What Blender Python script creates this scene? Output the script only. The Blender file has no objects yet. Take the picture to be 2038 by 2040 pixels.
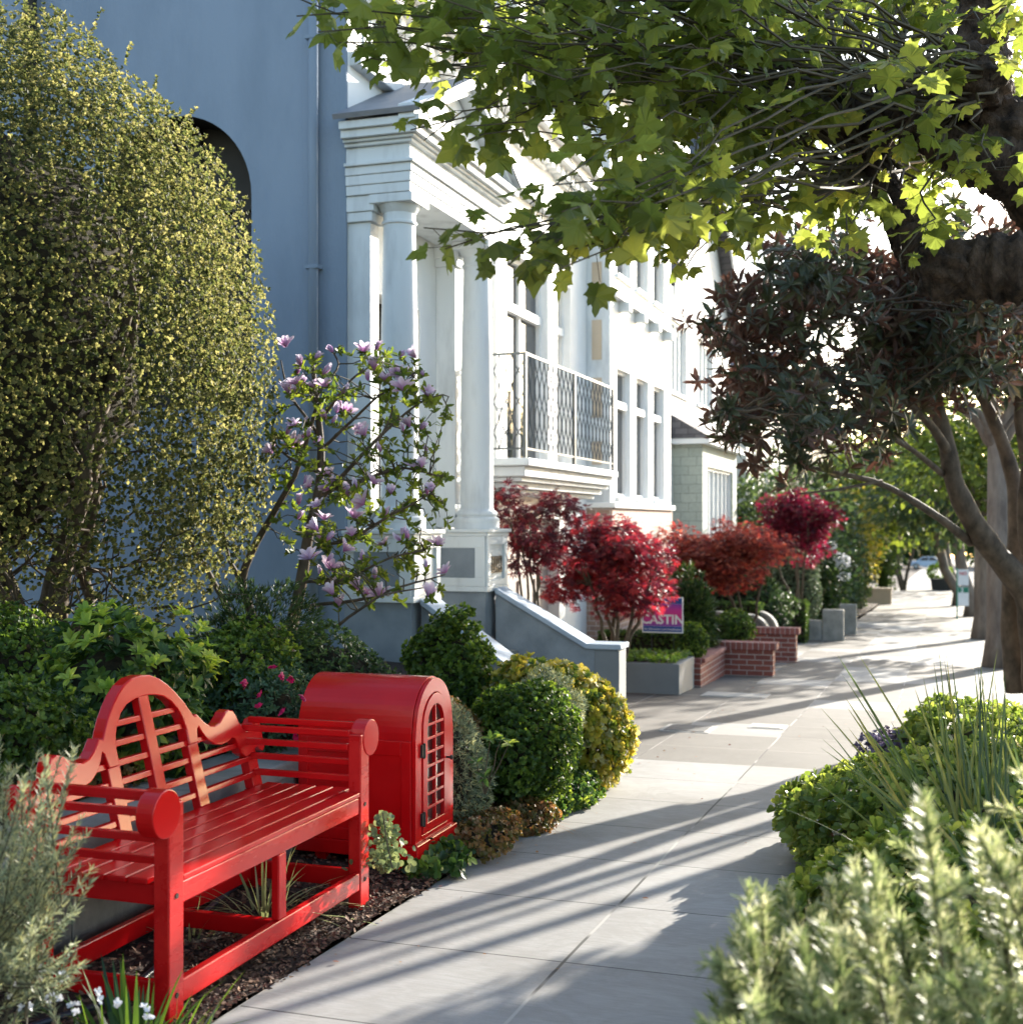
import bpy, math, random
import numpy as np
from mathutils import Vector, Matrix
R = np.random.default_rng(7)
random.seed(7)
SC = bpy.context.scene
COL = SC.collection
rad = math.radians
LG = (1.5, 1.34, 1.2)
# ---------------------------------------------------------------- view geometry
CA, SA, F, HX, HY = .948, .319, 2550.0, 1019.0, 1042.0
CAMH = 1.5
def at(px, py, d):
    """a point of the place seen at (px,py) of the 1930 px wide print, d metres in front of the camera"""
    xs = (px*1.0559-HX)/F
    return np.array([d*(-SA+CA*xs), d*(CA+SA*xs), CAMH-(py*1.0559-HY)/F*d])
def gz(y):
    return np.where(np.asarray(y) < 45, -.033*np.asarray(y, float), -1.485-.021*(np.asarray(y, float)-45))
def unit(v):
    v = np.asarray(v, float)
    return v/np.maximum(np.linalg.norm(v, axis=-1, keepdims=True), 1e-9)
def rdir(n, rg=None):
    return unit((rg or R).normal(size=(n, 3)))
# ---------------------------------------------------------------- materials
def mat(name):
    m = bpy.data.materials.new(name); m.use_nodes = True
    nt = m.node_tree; nt.nodes.clear()
    return m, nt, nt.nodes, nt.links
def ramp(N, stops):
    r = N.new('ShaderNodeValToRGB'); e = r.color_ramp.elements
    while len(e) < len(stops): e.new(.5)
    for i, (p, c) in enumerate(stops):
        e[i].position = p; e[i].color = (*c, 1)
    return r
def noise(N, Lk, scale, detail=4, rough=.55, vec=None, dist=0):
    t = N.new('ShaderNodeTexNoise'); t.inputs['Scale'].default_value = scale
    t.inputs['Detail'].default_value = detail; t.inputs['Roughness'].default_value = rough
    t.inputs['Distortion'].default_value = dist
    if vec is not None: Lk.new(vec, t.inputs['Vector'])
    return t
def coords(N, Lk, sc=(1, 1, 1)):
    tc = N.new('ShaderNodeTexCoord'); mp = N.new('ShaderNodeMapping')
    mp.inputs['Scale'].default_value = sc
    Lk.new(tc.outputs['Object'], mp.inputs['Vector'])
    return mp.outputs['Vector']
def leafmat(name, cols, trans=.4, rough=.45, tcol=1.25, under=None, spec=.35):
    """leaf: colour varies leaf by leaf (attribute rnd), light passes through"""
    m, nt, N, Lk = mat(name)
    a = N.new('ShaderNodeAttribute'); a.attribute_name = 'rnd'
    k = len(cols)
    cols = [tuple(min(.85, x*g_) for x, g_ in zip(c, LG)) if c[1] > .9*c[0] and max(c) < .4 else c for c in cols]
    r = ramp(N, [(i/(k-1), c) for i, c in enumerate(cols)])
    Lk.new(a.outputs['Fac'], r.inputs['Fac'])
    col = r.outputs['Color']
    if under:
        g = N.new('ShaderNodeNewGeometry'); mx = N.new('ShaderNodeMix'); mx.data_type = 'RGBA'
        Lk.new(g.outputs['Backfacing'], mx.inputs['Factor']); Lk.new(col, mx.inputs['A'])
        mx.inputs['B'].default_value = (*under, 1); col = mx.outputs['Result']
    p = N.new('ShaderNodeBsdfPrincipled'); p.inputs['Roughness'].default_value = rough
    p.inputs['Specular IOR Level'].default_value = spec
    Lk.new(col, p.inputs['Base Color'])
    t = N.new('ShaderNodeBsdfTranslucent')
    hs = N.new('ShaderNodeHueSaturation'); hs.inputs['Value'].default_value = tcol*1.5; hs.inputs['Hue'].default_value = .487
    hs.inputs['Saturation'].default_value = 1.05
    Lk.new(col, hs.inputs['Color']); Lk.new(hs.outputs['Color'], t.inputs['Color'])
    mx2 = N.new('ShaderNodeMixShader'); mx2.inputs['Fac'].default_value = trans
    Lk.new(p.outputs[0], mx2.inputs[1]); Lk.new(t.outputs[0], mx2.inputs[2])
    o = N.new('ShaderNodeOutputMaterial'); Lk.new(mx2.outputs[0], o.inputs[0])
    return m
def surf(name, c1, c2=None, scale=8, rough=.8, bump=.0, bscale=None, rough2=None, spec=.4, metal=0, coat=0, sc=(1, 1, 1), detail=5, thr=(.35, .65), bdist=.01):
    m, nt, N, Lk = mat(name)
    v = coords(N, Lk, sc)
    p = N.new('ShaderNodeBsdfPrincipled')
    p.inputs['Roughness'].default_value = rough; p.inputs['Metallic'].default_value = metal
    p.inputs['Specular IOR Level'].default_value = spec
    p.inputs['Coat Weight'].default_value = coat; p.inputs['Coat Roughness'].default_value = .06
    nz = noise(N, Lk, scale, detail, .6, v)
    r = ramp(N, [(thr[0], c1), (thr[1], c2 or c1)])
    Lk.new(nz.outputs['Fac'], r.inputs['Fac']); Lk.new(r.outputs['Color'], p.inputs['Base Color'])
    if rough2 is not None:
        mr = N.new('ShaderNodeMapRange'); mr.inputs['To Min'].default_value = rough; mr.inputs['To Max'].default_value = rough2
        Lk.new(nz.outputs['Fac'], mr.inputs['Value']); Lk.new(mr.outputs[0], p.inputs['Roughness'])
    if bump:
        nb = noise(N, Lk, bscale or scale*6, 6, .65, v)
        b = N.new('ShaderNodeBump'); b.inputs['Strength'].default_value = bump; b.inputs['Distance'].default_value = bdist
        Lk.new(nb.outputs['Fac'], b.inputs['Height']); Lk.new(b.outputs[0], p.inputs['Normal'])
    o = N.new('ShaderNodeOutputMaterial'); Lk.new(p.outputs[0], o.inputs[0])
    return m
def brickmat(name, c1, c2, mortar, bw, bh, axes='XZ', rough=.85, off=.5, msize=.008, bump=.5):
    m, nt, N, Lk = mat(name)
    tc = N.new('ShaderNodeTexCoord'); sp = N.new('ShaderNodeSeparateXYZ'); cb = N.new('ShaderNodeCombineXYZ')
    Lk.new(tc.outputs['Object'], sp.inputs[0])
    if axes == 'SUM':
        ad = N.new('ShaderNodeMath'); ad.operation = 'ADD'
        Lk.new(sp.outputs['X'], ad.inputs[0]); Lk.new(sp.outputs['Y'], ad.inputs[1]); Lk.new(ad.outputs[0], cb.inputs['X'])
    else: Lk.new(sp.outputs[axes[0]], cb.inputs['X'])
    Lk.new(sp.outputs[axes[1] if axes != 'SUM' else 'Z'], cb.inputs['Y'])
    b = N.new('ShaderNodeTexBrick'); b.inputs['Scale'].default_value = 1
    b.inputs['Brick Width'].default_value = bw; b.inputs['Row Height'].default_value = bh
    b.inputs['Mortar Size'].default_value = msize; b.offset = off
    b.inputs['Color1'].default_value = (*c1, 1); b.inputs['Color2'].default_value = (*c2, 1); b.inputs['Mortar'].default_value = (*mortar, 1)
    Lk.new(cb.outputs[0], b.inputs['Vector'])
    nz = noise(N, Lk, 25, 5, .6, tc.outputs['Object'])
    mr = N.new('ShaderNodeMapRange'); mr.inputs['To Min'].default_value = .7; mr.inputs['To Max'].default_value = 1.25
    Lk.new(nz.outputs['Fac'], mr.inputs['Value'])
    mx = N.new('ShaderNodeMix'); mx.data_type = 'RGBA'; mx.blend_type = 'MULTIPLY'; mx.inputs['Factor'].default_value = 1
    Lk.new(b.outputs['Color'], mx.inputs['A']); Lk.new(mr.outputs[0], mx.inputs['B'])
    p = N.new('ShaderNodeBsdfPrincipled'); p.inputs['Roughness'].default_value = rough
    Lk.new(mx.outputs['Result'], p.inputs['Base Color'])
    bp = N.new('ShaderNodeBump'); bp.inputs['Strength'].default_value = bump; bp.inputs['Distance'].default_value = .01; bp.invert = True
    Lk.new(b.outputs['Fac'], bp.inputs['Height']); Lk.new(bp.outputs[0], p.inputs['Normal'])
    o = N.new('ShaderNodeOutputMaterial'); Lk.new(p.outputs[0], o.inputs[0])
    return m
def pavemat():
    m, nt, N, Lk = mat('concrete_paving')
    tc = N.new('ShaderNodeTexCoord'); sp = N.new('ShaderNodeSeparateXYZ'); Lk.new(tc.outputs['Object'], sp.inputs[0])
    def mth(op, a, b=None, c=None):
        n = N.new('ShaderNodeMath'); n.operation = op
        for i, x in enumerate((a, b, c)):
            if x is None: continue
            if isinstance(x, (int, float)): n.inputs[i].default_value = x
            else: Lk.new(x, n.inputs[i])
        return n.outputs[0]
    wob = noise(N, Lk, .8, 3, .5, tc.outputs['Object'])
    wb = mth('MULTIPLY', mth('SUBTRACT', wob.outputs['Fac'], .5), .03)
    ux = mth('DIVIDE', mth('ADD', mth('ADD', sp.outputs['X'], 2.24), wb), .893)
    uy = mth('DIVIDE', mth('ADD', mth('SUBTRACT', sp.outputs['Y'], 4.62), wb), .835)
    fx = mth('FRACT', ux); fy = mth('FRACT', uy)
    ex = mth('MULTIPLY', mth('MINIMUM', fx, mth('SUBTRACT', 1, fx)), .893)
    ey = mth('MULTIPLY', mth('MINIMUM', fy, mth('SUBTRACT', 1, fy)), .835)
    jx = mth('LESS_THAN', ex, .0065); jy = mth('LESS_THAN', ey, .0042)
    cb = N.new('ShaderNodeCombineXYZ'); Lk.new(mth('FLOOR', ux), cb.inputs[0]); Lk.new(mth('FLOOR', uy), cb.inputs[1])
    wn = N.new('ShaderNodeTexWhiteNoise'); wn.noise_dimensions = '3D'; Lk.new(cb.outputs[0], wn.inputs['Vector'])
    # beyond the garden the slabs are a patchwork of old brown and newer pale concrete
    far = mth('GREATER_THAN', sp.outputs['Y'], 9.63); near_ = mth('MULTIPLY', mth('LESS_THAN', sp.outputs['Y'], 14.6), .22)
    old = mth('MULTIPLY', far, mth('GREATER_THAN', mth('ADD', wn.outputs['Value'], near_), .36))
    big = noise(N, Lk, .9, 5, .6, tc.outputs['Object'])
    mp = N.new('ShaderNodeMapping'); mp.inputs['Scale'].default_value = (1.2, 16, 1); Lk.new(tc.outputs['Object'], mp.inputs[0])
    brush = noise(N, Lk, 9, 5, .65, mp.outputs[0])
    grit = noise(N, Lk, 220, 3, .7, tc.outputs['Object'])
    new_ = ramp(N, [(.25, (.26, .255, .245)), (.75, (.365, .355, .34))]); Lk.new(brush.outputs['Fac'], new_.inputs[0])
    oldc = ramp(N, [(.3, (.085, .078, .068)), (.7, (.185, .172, .152))]); Lk.new(grit.outputs['Fac'], oldc.inputs[0])
    def mix(f, a, b, bt='MIX'):
        x = N.new('ShaderNodeMix'); x.data_type = 'RGBA'; x.blend_type = bt
        if isinstance(f, (int, float)): x.inputs['Factor'].default_value = f
        else: Lk.new(f, x.inputs['Factor'])
        for k, y in (('A', a), ('B', b)):
            if isinstance(y, tuple): x.inputs[k].default_value = (*y, 1)
            else: Lk.new(y, x.inputs[k])
        return x.outputs['Result']
    c = mix(old, new_.outputs['Color'], oldc.outputs['Color'])
    tone = mth('ADD', mth('MULTIPLY', wn.outputs['Value'], .16), .84)
    c = mix(1, c, tone, 'MULTIPLY')
    st = ramp(N, [(.28, (.68, .66, .62)), (.42, (.9, .89, .87)), (.62, (1.07, 1.07, 1.06))]); Lk.new(big.outputs['Fac'], st.inputs[0])
    c = mix(1, c, st.outputs['Color'], 'MULTIPLY')
    vo = N.new('ShaderNodeTexVoronoi'); vo.inputs['Scale'].default_value = 2.6; Lk.new(tc.outputs['Object'], vo.inputs['Vector'])
    sn = noise(N, Lk, 30, 2, .5, tc.outputs['Object'])
    sr = ramp(N, [(.0, (.45, .43, .40)), (.5, (1, 1, 1))]); Lk.new(mth('MULTIPLY', mth('ADD', vo.outputs['Distance'], mth('MULTIPLY', mth('SUBTRACT', sn.outputs['Fac'], .5), .05)), 12), sr.inputs[0])
    c = mix(.8, c, sr.outputs['Color'], 'MULTIPLY')
    ln = noise(N, Lk, 2.3, 4, .7, tc.outputs['Object'], 1.5); lr = ramp(N, [(.40, (1, 1, 1)), (.5, (.86, .85, .83)), (.60, (1, 1, 1))]); Lk.new(ln.outputs['Fac'], lr.inputs[0])
    c = mix(.7, c, lr.outputs['Color'], 'MULTIPLY')
    gr = mth('ADD', mth('MULTIPLY', grit.outputs['Fac'], .3), .85); c = mix(1, c, gr, 'MULTIPLY')
    jc = mix(far, (.035, .033, .03), (.30, .28, .25))
    c = mix(jy, c, jc)
    xn = noise(N, Lk, 1.7, 2, .5, tc.outputs['Object'])
    xr = ramp(N, [(.45, (.04, .038, .034)), (.55, (.36, .34, .31))]); Lk.new(xn.outputs['Fac'], xr.inputs[0])
    c = mix(jx, c, xr.outputs['Color'])
    p = N.new('ShaderNodeBsdfPrincipled'); Lk.new(c, p.inputs['Base Color'])
    p.inputs['Roughness'].default_value = .72; p.inputs['Specular IOR Level'].default_value = .35
    h = mth('SUBTRACT', mth('MULTIPLY', mth('ADD', grit.outputs['Fac'], brush.outputs['Fac']), .12), mth('MAXIMUM', jx, jy))
    b = N.new('ShaderNodeBump'); b.inputs['Strength'].default_value = .55; b.inputs['Distance'].default_value = .006
    Lk.new(h, b.inputs['Height']); Lk.new(b.outputs[0], p.inputs['Normal'])
    o = N.new('ShaderNodeOutputMaterial'); Lk.new(p.outputs[0], o.inputs[0])
    return m
# ---------------------------------------------------------------- leaf templates (x across, y along, z up)
def T(v, f): return np.array(v, float), [np.array(a, int) for a in f]
t_tiny = T([(0, 0, 0), (.3, .5, .05), (0, 1, 0), (-.3, .5, .05)], [[(0, 1, 2, 3)]])
t_oval = T([(0, 0, 0), (.2, .3, .05), (.19, .7, .03), (0, 1, -.1), (-.19, .7, .03), (-.2, .3, .05), (0, .5, 0)], [[(0, 1, 6, 5)], [(1, 2, 6), (5, 6, 4)], [(2, 3, 4, 6)]])
t_oval = T([(0, 0, 0), (.2, .3, .06), (.19, .7, .04), (0, 1, -.1), (-.19, .7, .04), (-.2, .3, .06), (0, .35, 0), (0, .7, -.02)],
           [[(0, 1, 6), (0, 6, 5), (7, 2, 3), (7, 3, 4)], [(1, 2, 7, 6), (6, 7, 4, 5)]])
t_lance = T([(0, 0, 0), (.12, .3, .04), (.13, .65, .03), (0, 1, -.12), (-.13, .65, .03), (-.12, .3, .04), (0, .35, 0), (0, .7, -.02)],
           [[(0, 1, 6), (0, 6, 5), (7, 2, 3), (7, 3, 4)], [(1, 2, 7, 6), (6, 7, 4, 5)]])
t_wide = T([(0, 0, 0), (.3, .35, .08), (.3, .75, .05), (0, 1, 0), (-.3, .75, .05), (-.3, .35, .08), (0, .5, 0)],
           [[(0, 1, 6), (1, 2, 6), (2, 3, 6), (3, 4, 6), (4, 5, 6), (5, 0, 6)]])
t_needle = T([(.06, 0, 0), (.07, .6, .02), (0, 1, 0), (-.07, .6, .02), (-.06, 0, 0)], [[(0, 1, 3, 4)], [(1, 2, 3)]])
t_strap = T([(.04, 0, 0), (.05, .35, .0), (.04, .7, -.04), (0, 1, -.12), (-.04, .7, -.04), (-.05, .35, 0), (-.04, 0, 0)], [[(0, 1, 5, 6), (1, 2, 4, 5)], [(2, 3, 4)]])
_h = [(.0, .06), (.13, .0), (.26, .09), (.36, .06), (.55, .14), (.46, .22), (.47, .33), (.60, .47), (.44, .46), (.33, .50), (.38, .62), (.36, .74), (.24, .67), (.16, .74), (.12, .86), (0, 1.02)]
_o = _h + [(-x, y) for x, y in _h[-2:0:-1]]
t_plane = T([(0, .40, .0)] + [(x, y, -.10*abs(x)-.10*(y-.4)**2+.05*math.sin(9*x+5*y)) for x, y in _o],
            [[(0, 1+i, 1+(i+1) % len(_o)) for i in range(len(_o))]])
t_plane2 = T([(0, .40, .08)]+[(x*.92, y*.97, -.45*abs(x)**1.3-.35*(y-.4)**2+.06*math.sin(7*x+9*y)) for x, y in _o],
            [[(0, 1+i, 1+(i+1) % len(_o)) for i in range(len(_o))]])
def _lobes(angs, lens, w):
    v, f = [], []
    for a, l in zip(angs, lens):
        a = rad(a); i = len(v); d = (math.sin(a), math.cos(a)); n = (d[1], -d[0])
        v += [(0, .22, 0), (d[0]*l*.5+n[0]*w, .22+d[1]*l*.5+n[1]*w, -.02), (d[0]*l, .22+d[1]*l, -.14*l), (d[0]*l*.5-n[0]*w, .22+d[1]*l*.5-n[1]*w, -.02)]
        f.append((i, i+1, i+2, i+3))
    return T(v, [f])
t_jm = _lobes([-115, -72, -36, 0, 36, 72, 115], [.35, .55, .72, .8, .72, .55, .35], .085)
t_palm = _lobes([-80, -40, 0, 40, 80], [.6, .75, .8, .75, .6], .15)
t_petal = T([(0, 0, 0), (.16, .25, .10), (.24, .6, .12), (.13, .92, .04), (0, 1, .0), (-.13, .92, .04), (-.24, .6, .12), (-.16, .25, .10), (0, .3, -.0), (0, .7, .0)],
            [[(0, 1, 8), (0, 8, 7), (9, 3, 4), (9, 4, 5)], [(1, 2, 9, 8), (8, 9, 6, 7)], [(2, 3, 9), (9, 5, 6)]])
class M:
    def __init__(s): s.v = []; s.f = []; s.r = []; s.n = 0
    def add(s, V, Fs, r=.5):
        V = np.asarray(V, float).reshape(-1, 3)
        for f in Fs:
            f = np.asarray(f, int)
            if f.size: s.f.append(f.reshape(-1, f.shape[-1])+s.n)
        s.v.append(V); s.r.append(np.broadcast_to(np.asarray(r, float), (len(V),))); s.n += len(V)
        return s
    def leaves(s, P, D, Nn, S, tm, r=None):
        P = np.asarray(P, float); n = len(P)
        if n == 0: return s
        Y = unit(D); X = unit(np.cross(Y, Nn)+1e-6); Z = np.cross(X, Y)
        tv, tf = tm; k = len(tv); S = np.broadcast_to(np.asarray(S, float), (n,))[:, None, None]
        V = P[:, None]+S*(tv[None, :, 0:1]*X[:, None]+tv[None, :, 1:2]*Y[:, None]+tv[None, :, 2:3]*Z[:, None])
        off = (np.arange(n)*k)[:, None, None]
        r = R.random(n) if r is None else np.broadcast_to(r, (n,))
        s.add(V.reshape(-1, 3), [(f[None]+off).reshape(-1, f.shape[1]) for f in tf], np.repeat(r, k))
        return s
    def whorl(s, P, A, k, L, tm, sp=1.0, jit=.25, r=None, roll=None):
        P = np.asarray(P, float); n = len(P); A = unit(np.asarray(A, float))
        ref = rdir(n); U = unit(np.cross(A, ref)); W_ = np.cross(A, U)
        r = R.random(n) if r is None else np.broadcast_to(r, (n,))
        for j in range(k):
            th = 2*math.pi*j/k+R.random(n)*.6
            Rd = U*np.cos(th)[:, None]+W_*np.sin(th)[:, None]
            spn = sp*(1+jit*R.normal(size=n))
            D = A*np.cos(spn)[:, None]+Rd*np.sin(spn)[:, None]+R.normal(size=(n, 3))*.08
            s.leaves(P, D, A+R.normal(size=(n, 3))*.15, L*(.75+.5*R.random(n)), tm, np.clip(r+R.normal(size=n)*.12, 0, 1))
        return s
    def tube(s, pts, rr, n=6, r=.5, cap=True):
        P = np.asarray(pts, float); m = len(P); rr = np.broadcast_to(np.asarray(rr, float), (m,))
        Tn = unit(np.gradient(P, axis=0)); ref = np.array([0, 0, 1.]) if abs(Tn[0, 2]) < .9 else np.array([1., 0, 0])
        U = unit(np.cross(Tn, ref)); W_ = np.cross(Tn, U); a = np.arange(n)*2*math.pi/n
        V = P[:, None]+rr[:, None, None]*(U[:, None]*np.cos(a)[None, :, None]+W_[:, None]*np.sin(a)[None, :, None])
        i = np.arange(m-1)[:, None]*n; j = np.arange(n)[None]; jn = (j+1) % n
        Fq = np.stack([i+j, i+jn, i+n+jn, i+n+j], -1).reshape(-1, 4)
        Fs = [Fq]
        if cap: Fs.append(np.array([list(range(n))[::-1], [(m-1)*n+q for q in range(n)]]))
        return s.add(V.reshape(-1, 3), Fs, r)
    def box(s, x0, x1, y0, y1, z0, z1, r=.5):
        V = [(x, y, z) for z in (z0, z1) for y in (y0, y1) for x in (x0, x1)]
        return s.add(V, [[(0, 2, 3, 1), (4, 5, 7, 6), (0, 1, 5, 4), (2, 6, 7, 3), (0, 4, 6, 2), (1, 3, 7, 5)]], r)
    def slab(s, x0, x1, y0, y1, h0, h1):
        V = [(x, y, float(gz(y))+h) for h in (h0, h1) for y in (y0, y1) for x in (x0, x1)]
        return s.add(V, [[(0, 2, 3, 1), (4, 5, 7, 6), (0, 1, 5, 4), (2, 6, 7, 3), (0, 4, 6, 2), (1, 3, 7, 5)]])
    def prism(s, poly, f, t0, t1, r=.5):
        """poly: 2d outline; f(u,v,t) -> point; extruded from t0 to t1"""
        n = len(poly); V = [f(u, v, t0) for u, v in poly]+[f(u, v, t1) for u, v in poly]
        q = [(i, (i+1) % n, n+(i+1) % n, n+i) for i in range(n)]
        return s.add(V, [q, [tuple(range(n))[::-1]], [tuple(range(n, 2*n))]], r)
    def lathe(s, prof, c, n=24, r=.5):
        a = np.arange(n)*2*math.pi/n; P = np.array(prof, float); m = len(P)
        V = np.stack([c[0]+P[:, :1]*np.cos(a), c[1]+P[:, :1]*np.sin(a), c[2]+np.repeat(P[:, 1:], n, 1)], -1)
        i = np.arange(m-1)[:, None]*n; j = np.arange(n)[None]; jn = (j+1) % n
        return s.add(V.reshape(-1, 3), [np.stack([i+j, i+jn, i+n+jn, i+n+j], -1).reshape(-1, 4), np.array([list(range(n))[::-1], [(m-1)*n+q for q in range(n)]])], r)
    def rough(s, amp, f=14):
        v = s.v[-1]; n_ = np.sin(v[:, 0]*f+v[:, 2]*f*.7)*np.sin(v[:, 1]*f*1.3-v[:, 2]*f*.5)+.6*np.sin(v[:, 0]*f*2.7+1)*np.sin(v[:, 1]*f*2.3+v[:, 2]*f*2.9)+.35*np.sin(v[:, 2]*f*6+v[:, 0]*f*5)
        s.v[-1] = v+amp*n_[:, None]*unit(R.normal(size=(1, 3)))+R.normal(size=v.shape)*amp*.18; return s
    def rot(s, x, y, ang, z=None):
        c, q = math.cos(ang), math.sin(ang)
        s.v = [np.stack([x+(v[:, 0]-x)*c-(v[:, 1]-y)*q, y+(v[:, 0]-x)*q+(v[:, 1]-y)*c, v[:, 2]], 1) for v in s.v]
        return s
    def build(s, name, m, parent=None, smooth=False, bevel=0, fixn=False):
        me = bpy.data.meshes.new(name)
        V = np.concatenate(s.v).astype(np.float32)
        me.vertices.add(len(V)); me.vertices.foreach_set('co', V.ravel())
        tot = np.concatenate([np.full(len(f), f.shape[1]) for f in s.f]); lv = np.concatenate([f.ravel() for f in s.f])
        me.loops.add(len(lv)); me.loops.foreach_set('vertex_index', lv.astype(np.int32))
        me.polygons.add(len(tot)); st = np.concatenate([[0], np.cumsum(tot)[:-1]])
        me.polygons.foreach_set('loop_start', st.astype(np.int32)); me.polygons.foreach_set('loop_total', tot.astype(np.int32))
        me.polygons.foreach_set('use_smooth', np.full(len(tot), bool(smooth)))
        me.update(calc_edges=True)
        at_ = me.attributes.new('rnd', 'FLOAT', 'POINT'); at_.data.foreach_set('value', np.concatenate(s.r).astype(np.float32))
        if fixn:
            import bmesh
            b = bmesh.new(); b.from_mesh(me); bmesh.ops.recalc_face_normals(b, faces=b.faces); b.to_mesh(me); b.free()
        me.materials.append(m)
        o = bpy.data.objects.new(name, me); COL.objects.link(o)
        if parent is not None:
            o.parent = parent
            if parent.type == 'EMPTY': o.matrix_parent_inverse = Matrix.Translation(-Vector(parent.location))
        if bevel:
            b = o.modifiers.new('bevel', 'BEVEL'); b.width = bevel; b.segments = 2; b.limit_method = 'ANGLE'; b.angle_limit = rad(40)
        return o
def thing(name, label, cat, loc, group=None):
    o = bpy.data.objects.new(name, None); COL.objects.link(o); o.location = tuple(float(c) for c in loc); o.empty_display_size = .2
    o['label'] = label; o['category'] = cat
    if group: o['group'] = group
    return o
def tag(o, label=None, cat=None, group=None, kind=None):
    for k, v in (('label', label), ('category', cat), ('group', group), ('kind', kind)):
        if v: o[k] = v
    return o
def dup(o, loc=None, parent=None, shift=None):
    c = o.copy(); COL.objects.link(c); c.parent = parent
    if loc is not None: c.location = loc
    for ch in [k for k in COL.objects if k.parent == o]: dup(ch, parent=c)
    return c
# ---------------------------------------------------------------- foliage shapes
def blob(n, c, r, inner=.6, lump=.1, f=3, flat=None):
    d = rdir(n); u = R.random(n); rr = (inner**3+(1-inner**3)*u)**(1/3)
    K = R.normal(size=(5, 3))*f; ph = R.random(5)*6.28
    b = 1+lump*np.sin(d@K.T+ph).sum(1)/2
    return np.array(c)+d*np.array(r)*(rr*b)[:, None], d
def boxpts(n, x0, x1, y0, y1, z0, z1, t=.06):
    P = np.stack([R.uniform(x0, x1, n), R.uniform(y0, y1, n), R.uniform(z0, z1, n)], 1); D = np.zeros((n, 3))
    ax = R.choice(5, n, p=[.2, .2, .15, .15, .3])
    w = R.random(n)*t
    for k, (i, v, s_) in enumerate([(0, x0, -1), (0, x1, 1), (1, y0, -1), (1, y1, 1), (2, z1, 1)]):
        m_ = ax == k; P[m_, i] = v-s_*w[m_]; D[m_, i] = s_
    return P, D
def curve(a, b, n=6, sag=0, wob=.0, up=None):
    a = np.array(a, float); b = np.array(b, float); t = np.linspace(0, 1, n)[:, None]
    P = a*(1-t)+b*t; P[:, 2] += sag*4*(t*(1-t))[:, 0]*-1
    if wob:
        w = R.normal(size=(n, 3))*wob; w[0] = 0; w[-1] = 0; P += w
    return P
# ================================================================ materials
m_red = surf('red_gloss_paint', (.50, .004, .006), (.60, .007, .008), scale=3, rough=.13, rough2=.24, spec=.32, coat=.08, bump=.10, bscale=60, sc=(1, .2, 1), bdist=.0015)
m_redw = surf('worn_red_paint', (.50, .004, .006), (.64, .016, .014), scale=9, rough=.15, rough2=.4, spec=.36, coat=.08, bump=.15, bscale=90, sc=(1, .25, 1), bdist=.0015)
m_black = surf('black_iron', (.012, .012, .012), (.03, .028, .025), rough=.45)
m_glass = surf('window_glass', (.02, .025, .03), (.05, .055, .06), scale=.7, rough=.04, spec=.8)
m_glassl = surf('pale_blind_behind_glass', (.42, .45, .47), (.52, .54, .55), scale=2, rough=.12, spec=.7)
m_blue = surf('blue_grey_stucco', (.185, .235, .30), (.235, .29, .365), scale=1.6, rough=.88, bump=.45, bscale=42, bdist=.012, sc=(1, 1, .35), thr=(.3, .62))
m_trim = surf('pale_grey_trim_paint', (.40, .42, .43), (.60, .63, .64), scale=5, rough=.62, bump=.12, bscale=50, sc=(1, 1, .25), thr=(.22, .5))
m_greyp = surf('slate_grey_paint', (.15, .175, .20), (.22, .25, .28), scale=3, rough=.7, bump=.15, bscale=50)
m_white = surf('white_paint', (.74, .74, .72), (.82, .82, .80), scale=1.5, rough=.6, bump=.08, bscale=50)
m_rail = surf('dark_railing_iron', (.055, .065, .07), (.09, .10, .10), scale=12, rough=.4, metal=.3)
m_roof = brickmat('asphalt_shingle', (.085, .08, .085), (.14, .13, .135), (.03, .03, .03), .25, .12, axes='SUM', msize=.006)
m_slate = surf('flat_grey_roofing', (.17, .18, .205), (.22, .23, .25), scale=4, rough=.6, bump=.2)
m_bluec = surf('cheek_wall_cap', (.28, .34, .42), (.33, .39, .46), scale=3, rough=.6, bump=.1)
m_brick = brickmat('red_brick', (.24, .065, .045), (.165, .045, .035), (.34, .28, .25), .215, .072, axes='SUM', msize=.007)
m_brickcap = brickmat('red_brick_cap', (.26, .085, .07), (.19, .055, .045), (.36, .31, .29), .075, .3, axes='SUM', msize=.005, off=0)
m_tanbrick = brickmat('tan_brick', (.42, .27, .20), (.34, .22, .17), (.55, .47, .42), .2, .07, axes='SUM', msize=.007)
m_conc = surf('weathered_concrete', (.17, .165, .15), (.31, .30, .275), scale=5, rough=.88, bump=.35, bscale=40, thr=(.3, .7))
m_concd = surf('dark_old_concrete', (.10, .10, .092), (.22, .22, .205), scale=6, rough=.9, bump=.4, bscale=45, thr=(.3, .7))
m_planter = surf('grey_painted_planter', (.15, .165, .175), (.185, .20, .21), scale=2, rough=.7, bump=.1, bscale=40)
m_shing = brickmat('pale_green_shingles', (.42, .45, .38), (.37, .40, .34), (.20, .22, .19), .3, .17, axes='SUM', msize=.005)
m_shingb = brickmat('grey_blue_shingles', (.30, .36, .41), (.25, .31, .36), (.13, .15, .18), .22, .16, axes='SUM', msize=.006)
m_whsh = brickmat('white_shingles', (.78, .78, .76), (.72, .72, .71), (.5, .5, .5), .25, .16, axes='SUM', msize=.004, bump=.3)
m_tan = surf('tan_stucco', (.45, .36, .26), (.52, .42, .31), scale=2, rough=.85, bump=.2)
m_pave = pavemat()
m_asph = surf('asphalt', (.035, .035, .037), (.07, .07, .072), scale=60, rough=.85, bump=.4, bscale=200)
m_kerb = surf('kerb_concrete', (.28, .27, .25), (.38, .37, .34), scale=5, rough=.8, bump=.3)
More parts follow.
